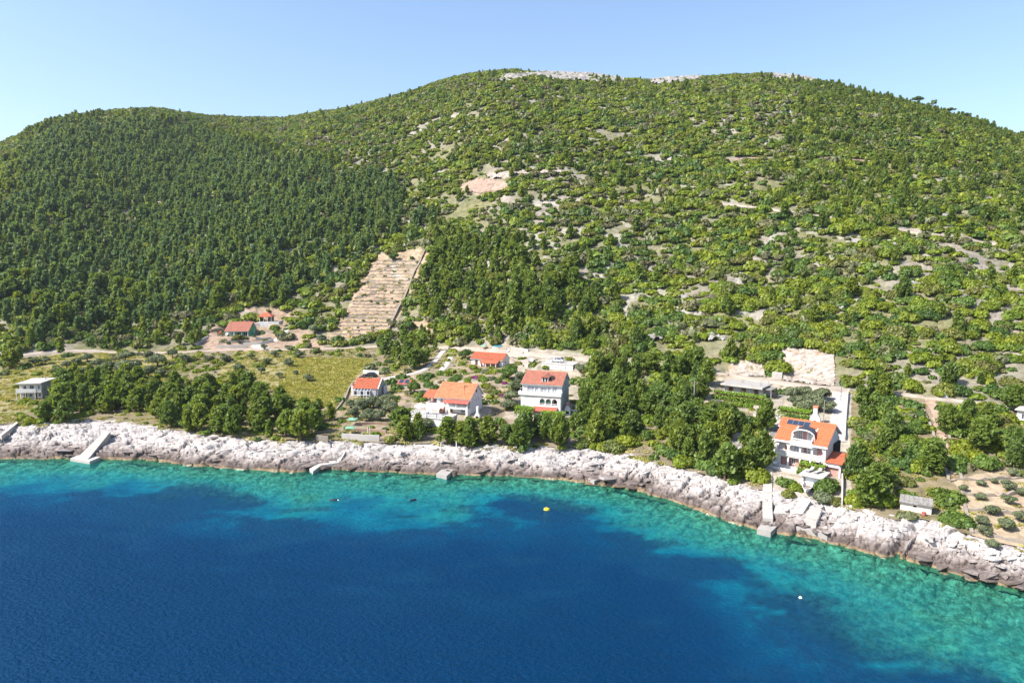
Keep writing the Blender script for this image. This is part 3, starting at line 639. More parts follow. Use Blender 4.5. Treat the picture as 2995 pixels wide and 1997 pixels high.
SCRUB_N = [bush(400+i, 'scrub', 7, 170, .108) for i in range(8)]
DARK_N = [bush(430+i, 'darkscrub', 7, 170, .108, flat=1.0) for i in range(4)]
SCRUB_F = [bush(450+i, 'scrub', 6, 34, .25) for i in range(8)]
GREY_F = [bush(490+i, 'greyscrub', 5, 34, .25, flat=.9) for i in range(3)]
DARK_F = [bush(470+i, 'darkscrub', 5, 34, .25, flat=1.0) for i in range(4)]
def tree_lobes(rg, k): return [((.30*math.cos(a)*q), (.30*math.sin(a)*q), .62+.16*rg.uniform(-1, 1), rg.uniform(.17, .26)) for a, q in [(2*math.pi*i/k+rg.uniform(-.3, .3), rg.uniform(.4, 1.05)) for i in range(k)]]+[(0, 0, .78, .2)]
OLIVE = [bush(500+i, 'olive', per=190, sz=.054, full=True, name='crown', jit=.7, lob=tree_lobes(np.random.default_rng(600+i), 8), hull=True) for i in range(5)]
BROAD = [bush(520+i, 'darkscrub', per=200, sz=.06, full=True, name='crown', jit=.5, lob=tree_lobes(np.random.default_rng(620+i), 9), hull=True) for i in range(3)]
OTRUNK = [trunk_mesh(20+s, .62, .05, 6, .35) for s in range(3)]
GRASS_T = []
for i in range(5):
    rg_ = np.random.default_rng(700+i); n = 46; C = rg_.normal(size=(n, 3))*np.array([.5, .4, .06])+np.array([0, 0, .10]); GRASS_T.append(leaf_mesh('grass_tuft', C, rg_.normal(size=(n, 3))*.5+np.array([-.3, -.5, .5]), rg_.uniform(.18, .34, n), 'grass', rg_.uniform(.2, .8, n), .8))

# ================= where the plants grow =================
FOREST1 = [(0,640),(70,560),(60,440),(180,368),(424,352),(580,384),(690,430),(900,480),(1080,520),(1200,540),(1290,620),(1290,670),(1215,712),(1100,735),(1050,800),(1010,860),(900,850),(860,890),(700,885),(560,930),(350,960),(200,1000),(0,1020)]
FOREST2 = [(1290,680),(1424,660),(1500,730),(1530,800),(1640,880),(1720,960),(1740,1005),(1560,1012),(1500,990),(1350,985),(1290,960),(1230,935),(1205,885),(1222,820),(1260,740)]
SCAT = [(2350,240),(2640,285),(2995,405),(2995,720),(2600,690),(2300,640),(2150,560),(2300,420)]
SCAT2 = [(1120,560),(1330,430),(1700,400),(1950,540),(1950,640),(1700,600),(1400,640)]
LOWPINE = [(180,1010),(200,960),(480,940),(600,930),(620,965),(590,1015),(480,1025),(300,1022)]
LOWLEFT = [(0,1020),(180,1000),(200,1035),(60,1060),(0,1110)]
N1 = [(1105,1010),(1130,985),(1250,960),(1300,1000),(1275,1045),(1240,1082),(1200,1095),(1160,1072),(1115,1052)]
BEHIND_E = [(1330,1005),(1370,930),(1560,930),(1640,1000),(1540,1018),(1400,1012)]
BEHIND_G = [(1600,1020),(1640,960),(1760,960),(1800,1020),(1790,1050),(1690,1040)]
S1 = [(170,1246),(110,1235),(75,1205),(150,1190),(200,1110),(300,1120),(400,1130),(560,1130),(640,1150),(720,1140),(830,1180),(860,1210),(965,1210),(990,1268),(900,1290),(820,1288),(640,1286),(500,1262),(420,1240),(360,1222),(340,1240),(300,1225)]
S2 = [(1290,1284),(1400,1266),(1500,1272),(1600,1282),(1660,1296),(1640,1318),(1400,1316),(1290,1308)]
S2B = [(1165,1262),(1230,1256),(1290,1276),(1300,1300),(1180,1300),(1130,1294)]
LSHRUB = [(560,1037),(690,1030),(720,1060),(690,1110),(640,1135),(560,1130),(470,1112),(500,1060)]
S3 = [(1690,1120),(1720,1084),(1880,1062),(2040,1092),(2075,1130),(2050,1180),(2000,1195),(2090,1225),(2110,1240),(2250,1240),(2248,1300),(2236,1400),(2190,1425),(2100,1395),(2050,1368),(1900,1338),(1850,1325),(1690,1308),(1680,1255),(1715,1200)]
S4 = [(2495,1150),(2680,1160),(2700,1250),(2755,1370),(2740,1400),(2660,1452),(2610,1470),(2560,1502),(2490,1470),(2490,1300)]
S5 = [(2775,1180),(2985,1205),(2940,1240),(2990,1310),(2995,1365),(2860,1384),(2800,1384),(2775,1290)]
rg = np.random.default_rng(11)
def candidates(step, umax=.80, far=45):
    ys = np.arange(88, 780, step); P = []
    for y in ys:
        n = int(2*umax*y/step); P.append(np.stack([np.linspace(-umax*y, umax*y, n)+rg.uniform(-.5, .5, n)*step*.9, y+rg.uniform(-.5, .5, n)*step*.9], 1))
    P = np.concatenate(P); c = cols(P[:, 0]/P[:, 1]); k = (P[:, 1] > c['Yb']-.5) & (P[:, 1] < c['Yr']+far)
    P = P[k]; z = terrain(P[:, 0], P[:, 1]); px, py, zc = pix(P[:, 0], P[:, 1], z); return P[:, 0], P[:, 1], z, px, py, zc
def off_road(x, y, m):
    ok = np.ones(len(x), bool)
    for Q, hw in ROADPTS:
        near = np.where((x > Q[:, 0].min()-6) & (x < Q[:, 0].max()+6) & (y > Q[:, 1].min()-6) & (y < Q[:, 1].max()+6))[0]
        if len(near): ok[near] &= (np.hypot(x[near, None]-Q[None, :, 0], y[near, None]-Q[None, :, 1]).min(1) > hw+m)
    return ok
def any_in(px, py, polys):
    r = np.zeros(len(px), bool)
    for p in polys: r |= inpoly(px, py, p)
    return r
YARDD = dict(A=.35, B=.26, C=.36, D=.5, E=.6, F=.45, H=.42, I=.14, J=.45)
def off_pads(x, y, m):
    ok = np.ones(len(x), bool)
    for (a, b, rz, hw, hd, pz, bl) in PADS:
        dx = x-a; dy = y-b; ok &= ~((np.abs(np.cos(rz)*dx+np.sin(rz)*dy) < hw+m) & (np.abs(-np.sin(rz)*dx+np.cos(rz)*dy) < hd+m))
    return ok
HARD = list(YARD.values())+[FIELD, TERR, TERR2, GROVE, CUT1, CUT2, BARE, LEDGE, GULLY]
# --- pines
x, y, z, px, py, zc = candidates(3.1)
dens = np.full(len(x), .035); n1 = fbm(x, y, 30, 3, 101)
dens += .08*sstep(.1, .5, n1)
dens = np.where(inpoly(px, py, SCAT), .20+.25*sstep(0, .4, n1), dens); dens = np.where(inpoly(px, py, SCAT2), .10+.2*sstep(0, .4, n1), dens)
jx = px+fbm(x, y, 26, 4, 103)*150; jy = py+fbm(x, y, 26, 4, 107)*80
dens = np.where(inpoly(jx, jy, FOREST1), np.clip(.74+.5*fbm(x, y, 18, 3, 109), .3, .95), dens); dens = np.where(inpoly(jx, jy, FOREST2), .62, dens)
for p, d in ((LOWPINE, .35), (LOWLEFT, .45), (N1, .6), (BEHIND_E, .5), (BEHIND_G, .5), (S1, .52), (S2, .80), (S2B, .50), (S3, .40), (S4, .26), (S5, .30)): dens = np.where(inpoly(px, py, p), d, dens)
bench = y < cols(x/y)['Yt']
dens *= 1-.75*sstep(-60, -10, y-cols(x/y)['Yr'])
lone = bench & ~any_in(px, py, [LOWPINE, LOWLEFT, N1, BEHIND_E, BEHIND_G, S1, S2, S2B, S3, S4, S5, FOREST2]); dens = np.where(lone, .0, dens)
dens = np.where(any_in(px, py, HARD+[ROUGH]), 0, dens)
k = (rg.uniform(size=len(x)) < dens) & off_road(x, y, .9)
hgt = np.where(y < cols(x/y)['Yt']+4, rg.uniform(3.8, 6.6, len(x)), 3.4+5.2*rg.uniform(size=len(x))**1.4)*np.where(inpoly(px, py, S3), 1.12, 1.0)
hgt = np.where(~bench & ~inpoly(jx, jy, FOREST1) & ~inpoly(jx, jy, FOREST2), hgt*.80, hgt); hgt *= 1-.45*sstep(-70, -15, y-cols(x/y)['Yr'])
PI = dict(x=x[k], y=y[k], z=z[k], px=px[k], py=py[k], zc=zc[k], h=hgt[k], forest=inpoly(px, py, FOREST1)[k])
# --- scrub
x, y, z, px, py, zc = candidates(2.5)
gap = fbm(x*.8, y*1.3, 15, 3, 111); up = sstep(180, 420, y-cols(x/y)['Yt'])
dens = np.where(gap > -.06-.25*up, .94, .68+.3*up); dens = np.where(gap < -.34, .30+.5*up, dens)
dens = np.where(inpoly(px, py, FOREST1), .8, dens); dens = np.where(inpoly(px, py, FOREST2), .75, dens)
bench = y < cols(x/y)['Yt']; dens = np.where(bench, .36, dens)
for p, d in ((S1, .5), (S2, .4), (S3, .85), (S4, .97), (S5, .95), (LOWPINE, .5), (LOWLEFT, .5), (ROUGH, .06), (ROUGH2, .16), (LSHRUB, .62), (N1, .25), (SUMMIT, .28), (SUMMIT2, .2), (SUMMIT3, .2), (BROCK, 0)): dens = np.where(inpoly(px, py, p), d, dens)
dens = np.where(any_in(px, py, HARD), 0, dens); c_ = cols(x/y); dens = np.where((y < c_['Yb']+2.0) & ~any_in(px, py, [S1, S2, S3, S4]), .10, dens)
for q, d in YARDD.items(): dens = np.where(inpoly(px, py, YARD[q]) & ~any_in(px, py, [FIELD, CUT1, CUT2]), d, dens)
sm = any_in(px, py, list(YARD.values()))
hi = y > cols(x/y)['Yt']+12
k = (rg.uniform(size=len(x)) < dens) & np.where(hi, off_road(x, y, .75), off_road(x, y, .9)) & off_pads(x, y, .4)
SB = dict(x=x[k], y=y[k], z=z[k], px=px[k], py=py[k], zc=zc[k], r=((1.0+2.5*rg.uniform(size=len(x))**1.5)*np.where(gap > .15, 1.15, 1.0)*np.where(bench, np.where(any_in(px, py, [S3, S4, S5]), .85, np.where(sm, .50, .58)), 1.0)*(1-.35*sstep(-90, -10, y-cols(x/y)['Yr'])))[k], dark=((rg.uniform(size=len(x)) < np.where(bench, .35, .13)))[k])
print('pines', len(PI['x']), 'scrub', len(SB['x']))

# ================= labels that single plants out =================
LAND = [('the cream flat-roofed house', 100, 1150), ('the green house', 700, 960), ('the terraced field', 1080, 850), ('the glass-porched house', 1070, 1140), ('the orange-roofed house', 1330, 1160), ('the long low house', 1430, 1060), ('the three-storey white house', 1585, 1130), ('the parking deck', 1630, 1065), ('the grey flat-roofed house', 2180, 1140), ('the pink house', 2340, 1300), ('the stone hut', 2675, 1480), ('the left boat ramp', 270, 1290), ('the right rock cut', 2365, 1070), ('the yellow field', 930, 1110), ('the olive grove', 2900, 1490), ('the dirt path', 2745, 1280), ('the utility pole', 2029, 1160), ('the driveway', 2460, 1200), ('the small lower terraces', 1080, 1255), ('the grey boulder outcrop', 2130, 1295), ('the concrete pier', 2245, 1550), ('the olive cluster', 370, 1080)]
LW = [(n, hit(a, b)[0]) for n, a, b in LAND]
ONES = ['nearest', 'second', 'third', 'fourth', 'fifth', 'sixth', 'seventh', 'eighth', 'ninth', 'tenth', 'eleventh', 'twelfth', 'thirteenth', 'fourteenth', 'fifteenth', 'sixteenth', 'seventeenth', 'eighteenth', 'nineteenth']
TENS = {20: 'twentieth', 30: 'thirtieth', 40: 'fortieth', 50: 'fiftieth', 60: 'sixtieth', 70: 'seventieth'}; TPRE = {20: 'twenty', 30: 'thirty', 40: 'forty', 50: 'fifty', 60: 'sixty', 70: 'seventy'}
def ordinal(i):
    if i < 19: return ONES[i]
    n = i+1; t = n//10*10
    return TENS[t] if n == t else TPRE[t]+'-'+(['first']+ONES[1:])[n-t-1]
def name_all(xy, what):
    """labels for look-alike plants: nearest landmark, side of it, rank in distance from it"""
    bk = {}
    for i, (a, b) in enumerate(xy):
        d = [math.hypot(a-w[0], b-w[1]) for _, w in LW]; j = int(np.argmin(d)); dx = a-LW[j][1][0]; dy = b-LW[j][1][1]
        side = 'left of' if dx < -abs(dy) else 'right of' if dx > abs(dy) else 'uphill of' if dy > 0 else 'seaward of'
        bk.setdefault((j, side), []).append((d[j], i))
    out = [None]*len(xy)
    for (j, side), l in bk.items():
        l = [i for _, i in sorted(l)]
        if len(l) <= 9:
            for r, i in enumerate(l): out[i] = f"{what[i]} {side} {LW[j][0]}" + ('' if len(l) == 1 else f", {'nearest' if r == 0 else ordinal(r)+' nearest'} to it")
        else:                      # rows of nine counted outwards, each row counted from the left
            for q in range(0, len(l), 9):
                row = sorted(l[q:q+9], key=lambda i: xy[i][0]/xy[i][1])
                for r, i in enumerate(row): out[i] = f"{what[i]} {side} {LW[j][0]}, {'nearest' if q == 0 else ordinal(q//9)} row, {'first' if r == 0 else ordinal(r)} from left"
    return out
def scatter(name, X, Y, Z, rot, scl, idx, protos, label):
    n = len(X); me = bpy.data.meshes.new(name); me.vertices.add(n); me.vertices.foreach_set('co', np.stack([X, Y, Z], 1).astype(np.float32).ravel())
    for nm, a in (('rot', rot), ('scl', scl)):
        at = me.attributes.new(nm, 'FLOAT_VECTOR', 'POINT'); at.data.foreach_set('vector', a.astype(np.float32).ravel())
    at = me.attributes.new('idx', 'INT', 'POINT'); at.data.foreach_set('value', idx.astype(np.int32))
    for m in {p.materials[0] for p in protos}: me.materials.append(m)
    col = bpy.data.collections.new(name+'_kinds')
    for i, p in enumerate(protos): col.objects.link(bpy.data.objects.new('%s_kind_%02d' % (name, i), p))
    o = link(name, me); tag(o, kind='stuff')
    ng = bpy.data.node_groups.new(name, 'GeometryNodeTree'); ng.interface.new_socket('Geometry', in_out='INPUT', socket_type='NodeSocketGeometry'); ng.interface.new_socket('Geometry', in_out='OUTPUT', socket_type='NodeSocketGeometry')
    gi = ng.nodes.new('NodeGroupInput'); go = ng.nodes.new('NodeGroupOutput'); ip = ng.nodes.new('GeometryNodeInstanceOnPoints'); ci = ng.nodes.new('GeometryNodeCollectionInfo')
    ci.inputs['Collection'].default_value = col; ci.inputs['Separate Children'].default_value = True; ci.inputs['Reset Children'].default_value = True
    def na(n_, t_):
        q = ng.nodes.new('GeometryNodeInputNamedAttribute'); q.data_type = t_; q.inputs['Name'].default_value = n_; return [s for s in q.outputs if s.enabled and s.name == 'Attribute'][0]
    ip.inputs['Pick Instance'].default_value = True
    ng.links.new(gi.outputs[0], ip.inputs['Points']); ng.links.new(ci.outputs[0], ip.inputs['Instance']); ng.links.new(na('idx', 'INT'), ip.inputs['Instance Index'])
    ng.links.new(na('rot', 'FLOAT_VECTOR'), ip.inputs['Rotation']); ng.links.new(na('scl', 'FLOAT_VECTOR'), ip.inputs['Scale']); ng.links.new(ip.outputs[0], go.inputs[0])
    md = o.modifiers.new('scatter', 'NODES'); md.node_group = ng; return o
def zrot(n): return np.stack([rg.normal(size=n)*.05, rg.normal(size=n)*.05, rg.uniform(0, 6.28, n)], 1)
inframe = (PI['px'] > 4) & (PI['px'] < 2990) & (PI['py'] < 1990)
app = np.where(inframe, PI['h']/PI['zc'], 0); order = np.argsort(-app); near = order[:300]; rest = order[300:]
what = ['%s pine tree' % ('tall' if h > 5.6 else 'small' if h < 4.3 else 'bushy green') for h in PI['h'][near]]
labs = name_all(list(zip(PI['x'][near], PI['y'][near])), what)
for j, i in enumerate(near):
    h = float(PI['h'][i]); o = thing('pine_tree', labs[j], 'tree', (PI['x'][i], PI['y'][i], PI['z'][i]-.1), rg.uniform(0, 6.28), 'pine trees along the coast'); o.scale = (h*rg.uniform(.9, 1.3),)*2+(h,)
    o.scale[1] = o.scale[0]*rg.uniform(.9, 1.1)
    link('trunk', PTRUNK[j % 4], o); link('crown', PINE_N[j % len(PINE_N)], o)
f = PI['forest'][rest]; h = PI['h'][rest]; w = h*rg.uniform(.85, 1.15, len(h))
scatter('pine_forest', PI['x'][rest], PI['y'][rest], PI['z'][rest]-.1, zrot(len(rest)), np.stack([w, w, h], 1), np.where(f, rg.integers(0, 6, len(h)), 6+rg.integers(0, 5, len(h))), PINE_F+PINE_M, 'pines')
inframe = (SB['px'] > 4) & (SB['px'] < 2990); app = np.where(inframe, SB['r']/SB['zc'], 0); order = np.argsort(-app); near = order[:290]; rest = order[290:]
what = [('dark green bush' if d else 'light green bush')+('' if r < 1.5 else ', broad,') for d, r in zip(SB['dark'][near], SB['r'][near])]
labs = name_all(list(zip(SB['x'][near], SB['y'][near])), what)
for j, i in enumerate(near):
    r = float(SB['r'][i]); me = DARK_N[j % 4] if SB['dark'][i] else SCRUB_N[j % 8]
    o = link('bush', me); o.location = (SB['x'][i], SB['y'][i], SB['z'][i]-.1); o.rotation_euler = (0, 0, rg.uniform(0, 6.28)); o.scale = (r*1.05, r*.95, r*rg.uniform(.95, 1.5)); tag(o, labs[j], 'bush', 'bushes along the coast')
n = len(rest); r = SB['r'][rest]; sx, sy = SB['x'][rest], SB['y'][rest]
pn = fbm(sx, sy, 22, 3, 131); qn = fbm(sx, sy, 16, 3, 137); u1 = rg.uniform(size=n); pick = rg.integers(0, 8, n)      # patches of darker and of grey-green species
pick = np.where(u1 < .06+.40*sstep(.05, .4, pn), 8+rg.integers(0, 4, n), pick); pick = np.where((u1 > .94-.30*sstep(.1, .45, qn)), 12+rg.integers(0, 3, n), pick)
scatter('hillside_scrub', SB['x'][rest], SB['y'][rest], SB['z'][rest]-.15, zrot(n), np.stack([r*1.1, r, r*rg.uniform(.85, 1.5, n)], 1), pick, SCRUB_F+DARK_F+GREY_F, 'scrub')
# grass: the yellow field thickly, rough ground thinly
x, y, z, px, py, zc = candidates(.95, far=0)
den = np.where(inpoly(px, py, FIELD), .9, 0); den = np.where(inpoly(px, py, ROUGH) | inpoly(px, py, ROUGH2), .30, den); den = np.where(inpoly(px, py, GROVE), .10, den); den = np.where(inpoly(px, py, TERR), .05, den)
bn = (y < cols(x/y)['Yt']) & (den == 0); den = np.where(bn, .10, den); den *= np.where(any_in(px, py, [YARD['I'], YARD['G'] if 'G' in YARD else YARD['F'], YARD['D']]), 0, 1)
k = (rg.uniform(size=len(x)) < den) & off_road(x, y, .3); n = int(k.sum()); s = rg.uniform(.6, 1.3, n)
scatter('grass', x[k], y[k], z[k]-.02, zrot(n), np.stack([s*1.3, s, s*.9], 1), rg.integers(0, 5, n), GRASS_T, 'grass')
# ================= building kit =================
def Tside(side, w, d):
    """maps (along wall, inward, z) of a wall to house coordinates; front wall runs along x at y = 0"""
    if side == 'front': return None
    if side == 'right': return Matrix(((0, -1, 0, w), (1, 0, 0, 0), (0, 0, 1, 0), (0, 0, 0, 1)))
    if side == 'left': return Matrix(((0, 1, 0, 0), (-1, 0, 0, d), (0, 0, 1, 0), (0, 0, 0, 1)))
def wall_panel(mb, L, z0, z1, ops, th=.25, x0=0.0, y0=0.0):
    """wall from x0 to L with real holes; ops = (kind, xa, xb, za, zb); kinds a/g end in a half-ellipse"""
    xs_ = sorted({x0, L, *[o[1] for o in ops], *[o[2] for o in ops]})
    for a, b in zip(xs_[:-1], xs_[1:]):
        if b-a < 1e-4: continue
        z = z0
        for o in sorted([o for o in ops if o[1] <= a+1e-6 and o[2] >= b-1e-6], key=lambda o: o[3]):
            if o[3] > z+1e-4: mb.box(a, b, y0, y0+th, z, o[3])
            z = o[4]
        if z1 > z+1e-4: mb.box(a, b, y0, y0+th, z, z1)
    for o in ops:
        if o[0] in 'ag':
            k, a, b, za, zb = o; rx = (b-a)/2; rise = min(rx, (zb-za)*.62); zs = zb-rise; n = 8
            pts = [(a+rx-rx*math.cos(math.pi*i/n), zs+rise*math.sin(math.pi*i/n)) for i in range(n+1)]
            for h in range(2):
                seg = pts[:n//2+1] if h == 0 else pts[n//2:]; cx = a if h == 0 else b
                for p, q in zip(seg[:-1], seg[1:]): mb.prism([p, q, (cx, zb+.002)] if True else [], 1, y0+.004, y0+th-.004)
def window(parent, T, xa, xb, za, zb, arch=False, frame='frame', glass='glass', rec=.10, name='window', y0=0.0, mull=1):
    f = MB(T); t = .07; y0 += rec
    f.box(xa, xa+t, y0, y0+.06, za, zb); f.box(xb-t, xb, y0, y0+.06, za, zb); f.box(xa+t, xb-t, y0, y0+.06, zb-t, zb); f.box(xa+t, xb-t, y0, y0+.06, za, za+t)
    for k in range(mull): xm = xa+(xb-xa)*(k+1)/(mull+1); f.box(xm-.03, xm+.03, y0+.004, y0+.056, za+t, zb-t)
    o = part(name, f, frame, parent); part('pane', MB(T).box(xa+.02, xb-.02, y0+.02, y0+.04, za+.02, zb-.02), glass, o); return o
def door(parent, T, xa, xb, za, zb, mat='wood', rec=.12, y0=0.0, label=None):
    f = MB(T); y0 += rec; f.box(xa, xb, y0, y0+.05, za, zb)
    w = (xb-xa); f.box(xa+w*.15, xb-w*.15, y0-.02, y0+.001, za+(zb-za)*.08, za+(zb-za)*.45); f.box(xa+w*.15, xb-w*.15, y0-.02, y0+.001, za+(zb-za)*.52, za+(zb-za)*.93)
    o = part('door', f, mat, parent, label=label); part('handle', MB(T).box(xb-w*.12, xb-w*.06, y0-.05, y0-.003, za+(zb-za)*.48, za+(zb-za)*.5), 'metal', o); return o
def fill(parent, T, ops, y0=0.0, wood='wood'):
    for o in ops:
        if o[0] in 'w': window(parent, T, *o[1:], y0=y0)
        if o[0] == 'c': window(parent, T, *o[1:], glass='curtain', y0=y0)
        if o[0] == 'g': window(parent, T, *o[1:], y0=y0, rec=.16)
        if o[0] == 'd': door(parent, T, *o[1:], mat=wood, y0=y0)
        if o[0] == 's':
            k, xa, xb, za, zb = o; m = MB(T); n = max(int((zb-za)/.12), 4)
            for i in range(n): z = za+(zb-za)*i/n; m.box(xa, xb, y0+.06, y0+.10, z+.005, z+(zb-za)/n-.02)
            part('shutter', m, wood, parent)
def walls(root, w, d, z0, z1, mat, front=(), right=(), left=(), ridge=None, gmat=None, wood='wood', yr=None):
    """four walls with openings; ridge = height of the gable ends at depth yr"""
    m = MB(); wall_panel(m, w, z0, z1, front); m.box(0, w, d-.25, d, z0, z1)
    part('wall', m, mat, root); fill(root, None, front, wood=wood)
    yr = d/2 if yr is None else yr
    for side, ops in (('right', right), ('left', left)):
        T = Tside(side, w, d); s = MB(T); wall_panel(s, d-.25, z0, z1, ops, x0=.25)
        if ridge:
            pk = yr if side == 'right' else d-yr; s.prism([(.0, z1), (d, z1), (pk, ridge)], 1, .003, .25)
        part('gable_wall' if ridge else 'side_wall', s, gmat or mat, root); fill(root, T, ops, wood=wood)
def tile_slope(mb, o, ax, dn, na, nd, lift=.055):
    """overlapping courses of rounded tiles on a slope: o = upper corner, ax = vector along the ridge, dn = vector down the slope"""
    o, ax, dn = Vector(o), Vector(ax), Vector(dn); n = ax.cross(dn).normalized()
    if n.z < 0: n = -n
    vs = []; fs = []
    for r in range(nd):
        b = len(vs)
        for e, h in ((0, .0), (1.0, .05)):
            for k in range(na*2+1):
                vs.append(tuple(o+ax*(k/(na*2))+dn*((r+e)/nd)+n*(lift+h+(.05 if k % 2 else 0))))
        c = na*2+1
        for k in range(na*2): fs.append((b+k, b+k+1, b+c+k+1, b+c+k))
    mb.add(vs, fs)
def gable_roof(root, x0, x1, y0, y1, ze, zr, yr, mat, ze2=None, th=.16, tile=.42, caps=True, under='white'):
    """two slopes meeting at depth yr, eaves at y0 (height ze) and y1 (height ze2)"""
    ze2 = ze if ze2 is None else ze2
    m = MB().prism([(y0, ze), (yr, zr), (yr, zr-th), (y0, ze-th)], 0, x0, x1)
    if y1 > yr+.05: m.prism([(yr+.001, zr), (y1, ze2), (y1, ze2-th), (yr+.001, zr-th)], 0, x0+.002, x1-.002)
    rf = part('roof', m, under, root)
    t = MB(); L = math.hypot(yr-y0, zr-ze); tile_slope(t, (x0-.02, yr, zr), (x1-x0+.04, 0, 0), (0, y0-.05-yr, (ze-zr)*(1+.05/max(yr-y0, .1))), max(int((x1-x0)/tile), 3), max(int(L/tile), 3))
    if y1 > yr+.05:
        L = math.hypot(y1-yr, zr-ze2); tile_slope(t, (x0-.02, yr, zr), (x1-x0+.04, 0, 0), (0, y1+.05-yr, (ze2-zr)*1.02), max(int((x1-x0)/tile), 3), max(int(L/tile), 3))
    part('roof_tiles', t, mat, rf, kind='stuff')
    if caps:
        c = MB(); n = max(int((x1-x0)/.5), 3)
        for i in range(n): a = x0+(x1-x0)*i/n; c.tube((a, yr, zr+.05), (a+(x1-x0)/n*1.05, yr, zr+.07), .13, .11, 6)
        part('ridge_cap', c, mat, rf)
    return rf
def rail(root, pts, h=.9, mat='frame', gap=.22, name='railing', r=.025, top=.05, solid=False):
    m = MB()
    for (p, q) in zip(pts[:-1], pts[1:]):
        p, q = Vector(p), Vector(q); L = (q-p).length; n = max(int(L/gap), 1)
        m.tube(p+Vector((0, 0, h)), q+Vector((0, 0, h)), top, n=4); m.tube(p+Vector((0, 0, .1)), q+Vector((0, 0, .1)), r, n=4)
        for i in range(n+1): s = p.lerp(q, i/n); m.tube(s, s+Vector((0, 0, h)), r if i % 6 else r*1.8, n=4, cap=False)
    return part(name, m, mat, root)
def loungers(root, x, y, z, rz=0):
    pass
def chimney(root, x, y, z0, z1, s=.5, mat='white', cap='terracotta'):
    o = part('chimney', MB().box(x-s/2, x+s/2, y-s/2, y+s/2, z0, z1), mat, root)
    part('chimney_cap', MB().box(x-s*.62, x+s*.62, y-s*.62, y+s*.62, z1+.18, z1+.28).box(x-s*.3, x-s*.1, y-s*.3, y+s*.3, z1-.001, z1+.18).box(x+s*.1, x+s*.3, y-s*.3, y+s*.3, z1-.001, z1+.18), cap, o)
def dish(name, label, P, rz=0.0, r=.55, pole=1.2, parent=None, mat='frame'):
    T = Matrix.Translation((0, 0, pole)) @ Matrix.Rotation(R(55), 4, 'X'); m = MB(T); m.lathe([(.02, .0), (r*.5, .06), (r*.85, .17), (r, .26), (r*.97, .27), (r*.5, .09), (.02, .03)], 14)
    if parent is None:
        o = thing(name, label, 'dish', tuple(P), rz); part('mast', MB().tube((0, 0, -.3), (0, 0, pole), .05), 'metal', o); part('reflector', m, mat, o); return o
    m.T = Matrix.Translation(P) @ Matrix.Rotation(rz, 4, 'Z') @ T; return part('satellite_dish', m, mat, parent)
def vine_cover(name, label, P, rz, w, d, h, seed, mat='vine', posts='frame', drop=.25, group=None, thick=.45):
    o = thing(name, label, 'pergola', tuple(P), rz, group)
    nx = max(int(w/2.2), 1)
    for i in range(nx+1):
        for yy in (0, d): part('post', MB().tube((w*i/nx, yy, -.6), (w*i/nx, yy, h), .06), posts, o)
    bm_ = MB()
    for i in range(5): bm_.box(-.1, w+.1, d*i/4-.03, d*i/4+.03, h, h+.07)
    part('beam', bm_, 'wood', o)
    rg_ = np.random.default_rng(seed); n = int(w*d*70); C = np.stack([rg_.uniform(-.3, w+.3, n), rg_.uniform(-.3, d+.3, n), h+.1+rg_.normal(size=n)*.5*thick*.6+.12*np.sin(rg_.uniform(0, 6, n))], 1)
    n2 = int(w*60*drop/.25); C2 = np.stack([rg_.uniform(-.3, w+.3, n2), rg_.normal(size=n2)*.14-.35, h-np.abs(rg_.normal(size=n2))*h*.45*drop/.25], 1); C = np.concatenate([C, C2]); n = len(C)
    lump = .25*vnoise(C[:, 0]*1.2+seed, C[:, 1]*1.2, 5)+.2; C[:, 2] += lump*np.where(C[:, 2] > h, 1, 0)
    link('leaves', leaf_mesh('leaves', C, rg_.normal(size=(n, 3))*.55+np.array([-.1, -.35, .9]), rg_.uniform(.16, .32, n), mat, rg_.uniform(.15, .85, n)), o); return o
def garden_wall(name, label, pts, h, th, mat='stone', cat='wall', group=None, lumpy=.06, world=False, up=.0, seg=.8, lift=0.0):
    """a wall along photo points, its foot on the ground, top uneven"""
    P = [p if world else hit(*p)[0] for p in pts]; Q = resample(P, seg); t = np.gradient(Q, axis=0); t /= np.linalg.norm(t, axis=1)[:, None]; nn = np.stack([-t[:, 1], t[:, 0]], 1)
    z = terrain(Q[:, 0], Q[:, 1]); m = MB(); rr = np.random.default_rng(int(abs(Q[0, 0]*10))); vs = []; c = Q.mean(0); zc_ = float(z.mean())
    for i in range(len(Q)):
        a = Q[i]-nn[i]*th/2-c; b = Q[i]+nn[i]*th/2-c; zz = z[i]-zc_; hh = h+rr.normal()*lumpy
        vs += [(a[0], a[1], zz-.6), (b[0], b[1], zz-.6), (b[0], b[1], zz+hh), (a[0], a[1], zz+hh)]
    n = len(Q); fs = [(0, 1, 2, 3), (4*n-4, 4*n-1, 4*n-2, 4*n-3)]
    for i in range(n-1):
        for k in range(4): fs.append((4*i+k, 4*i+4+k, 4*i+4+(k+1) % 4, 4*i+(k+1) % 4))
    me = m.add(vs, fs).mesh(name, mat); o = link(name, me); o.location = (c[0], c[1], zc_+lift); return tag(o, label, cat, group)
def W(key): return tuple(HB[key])

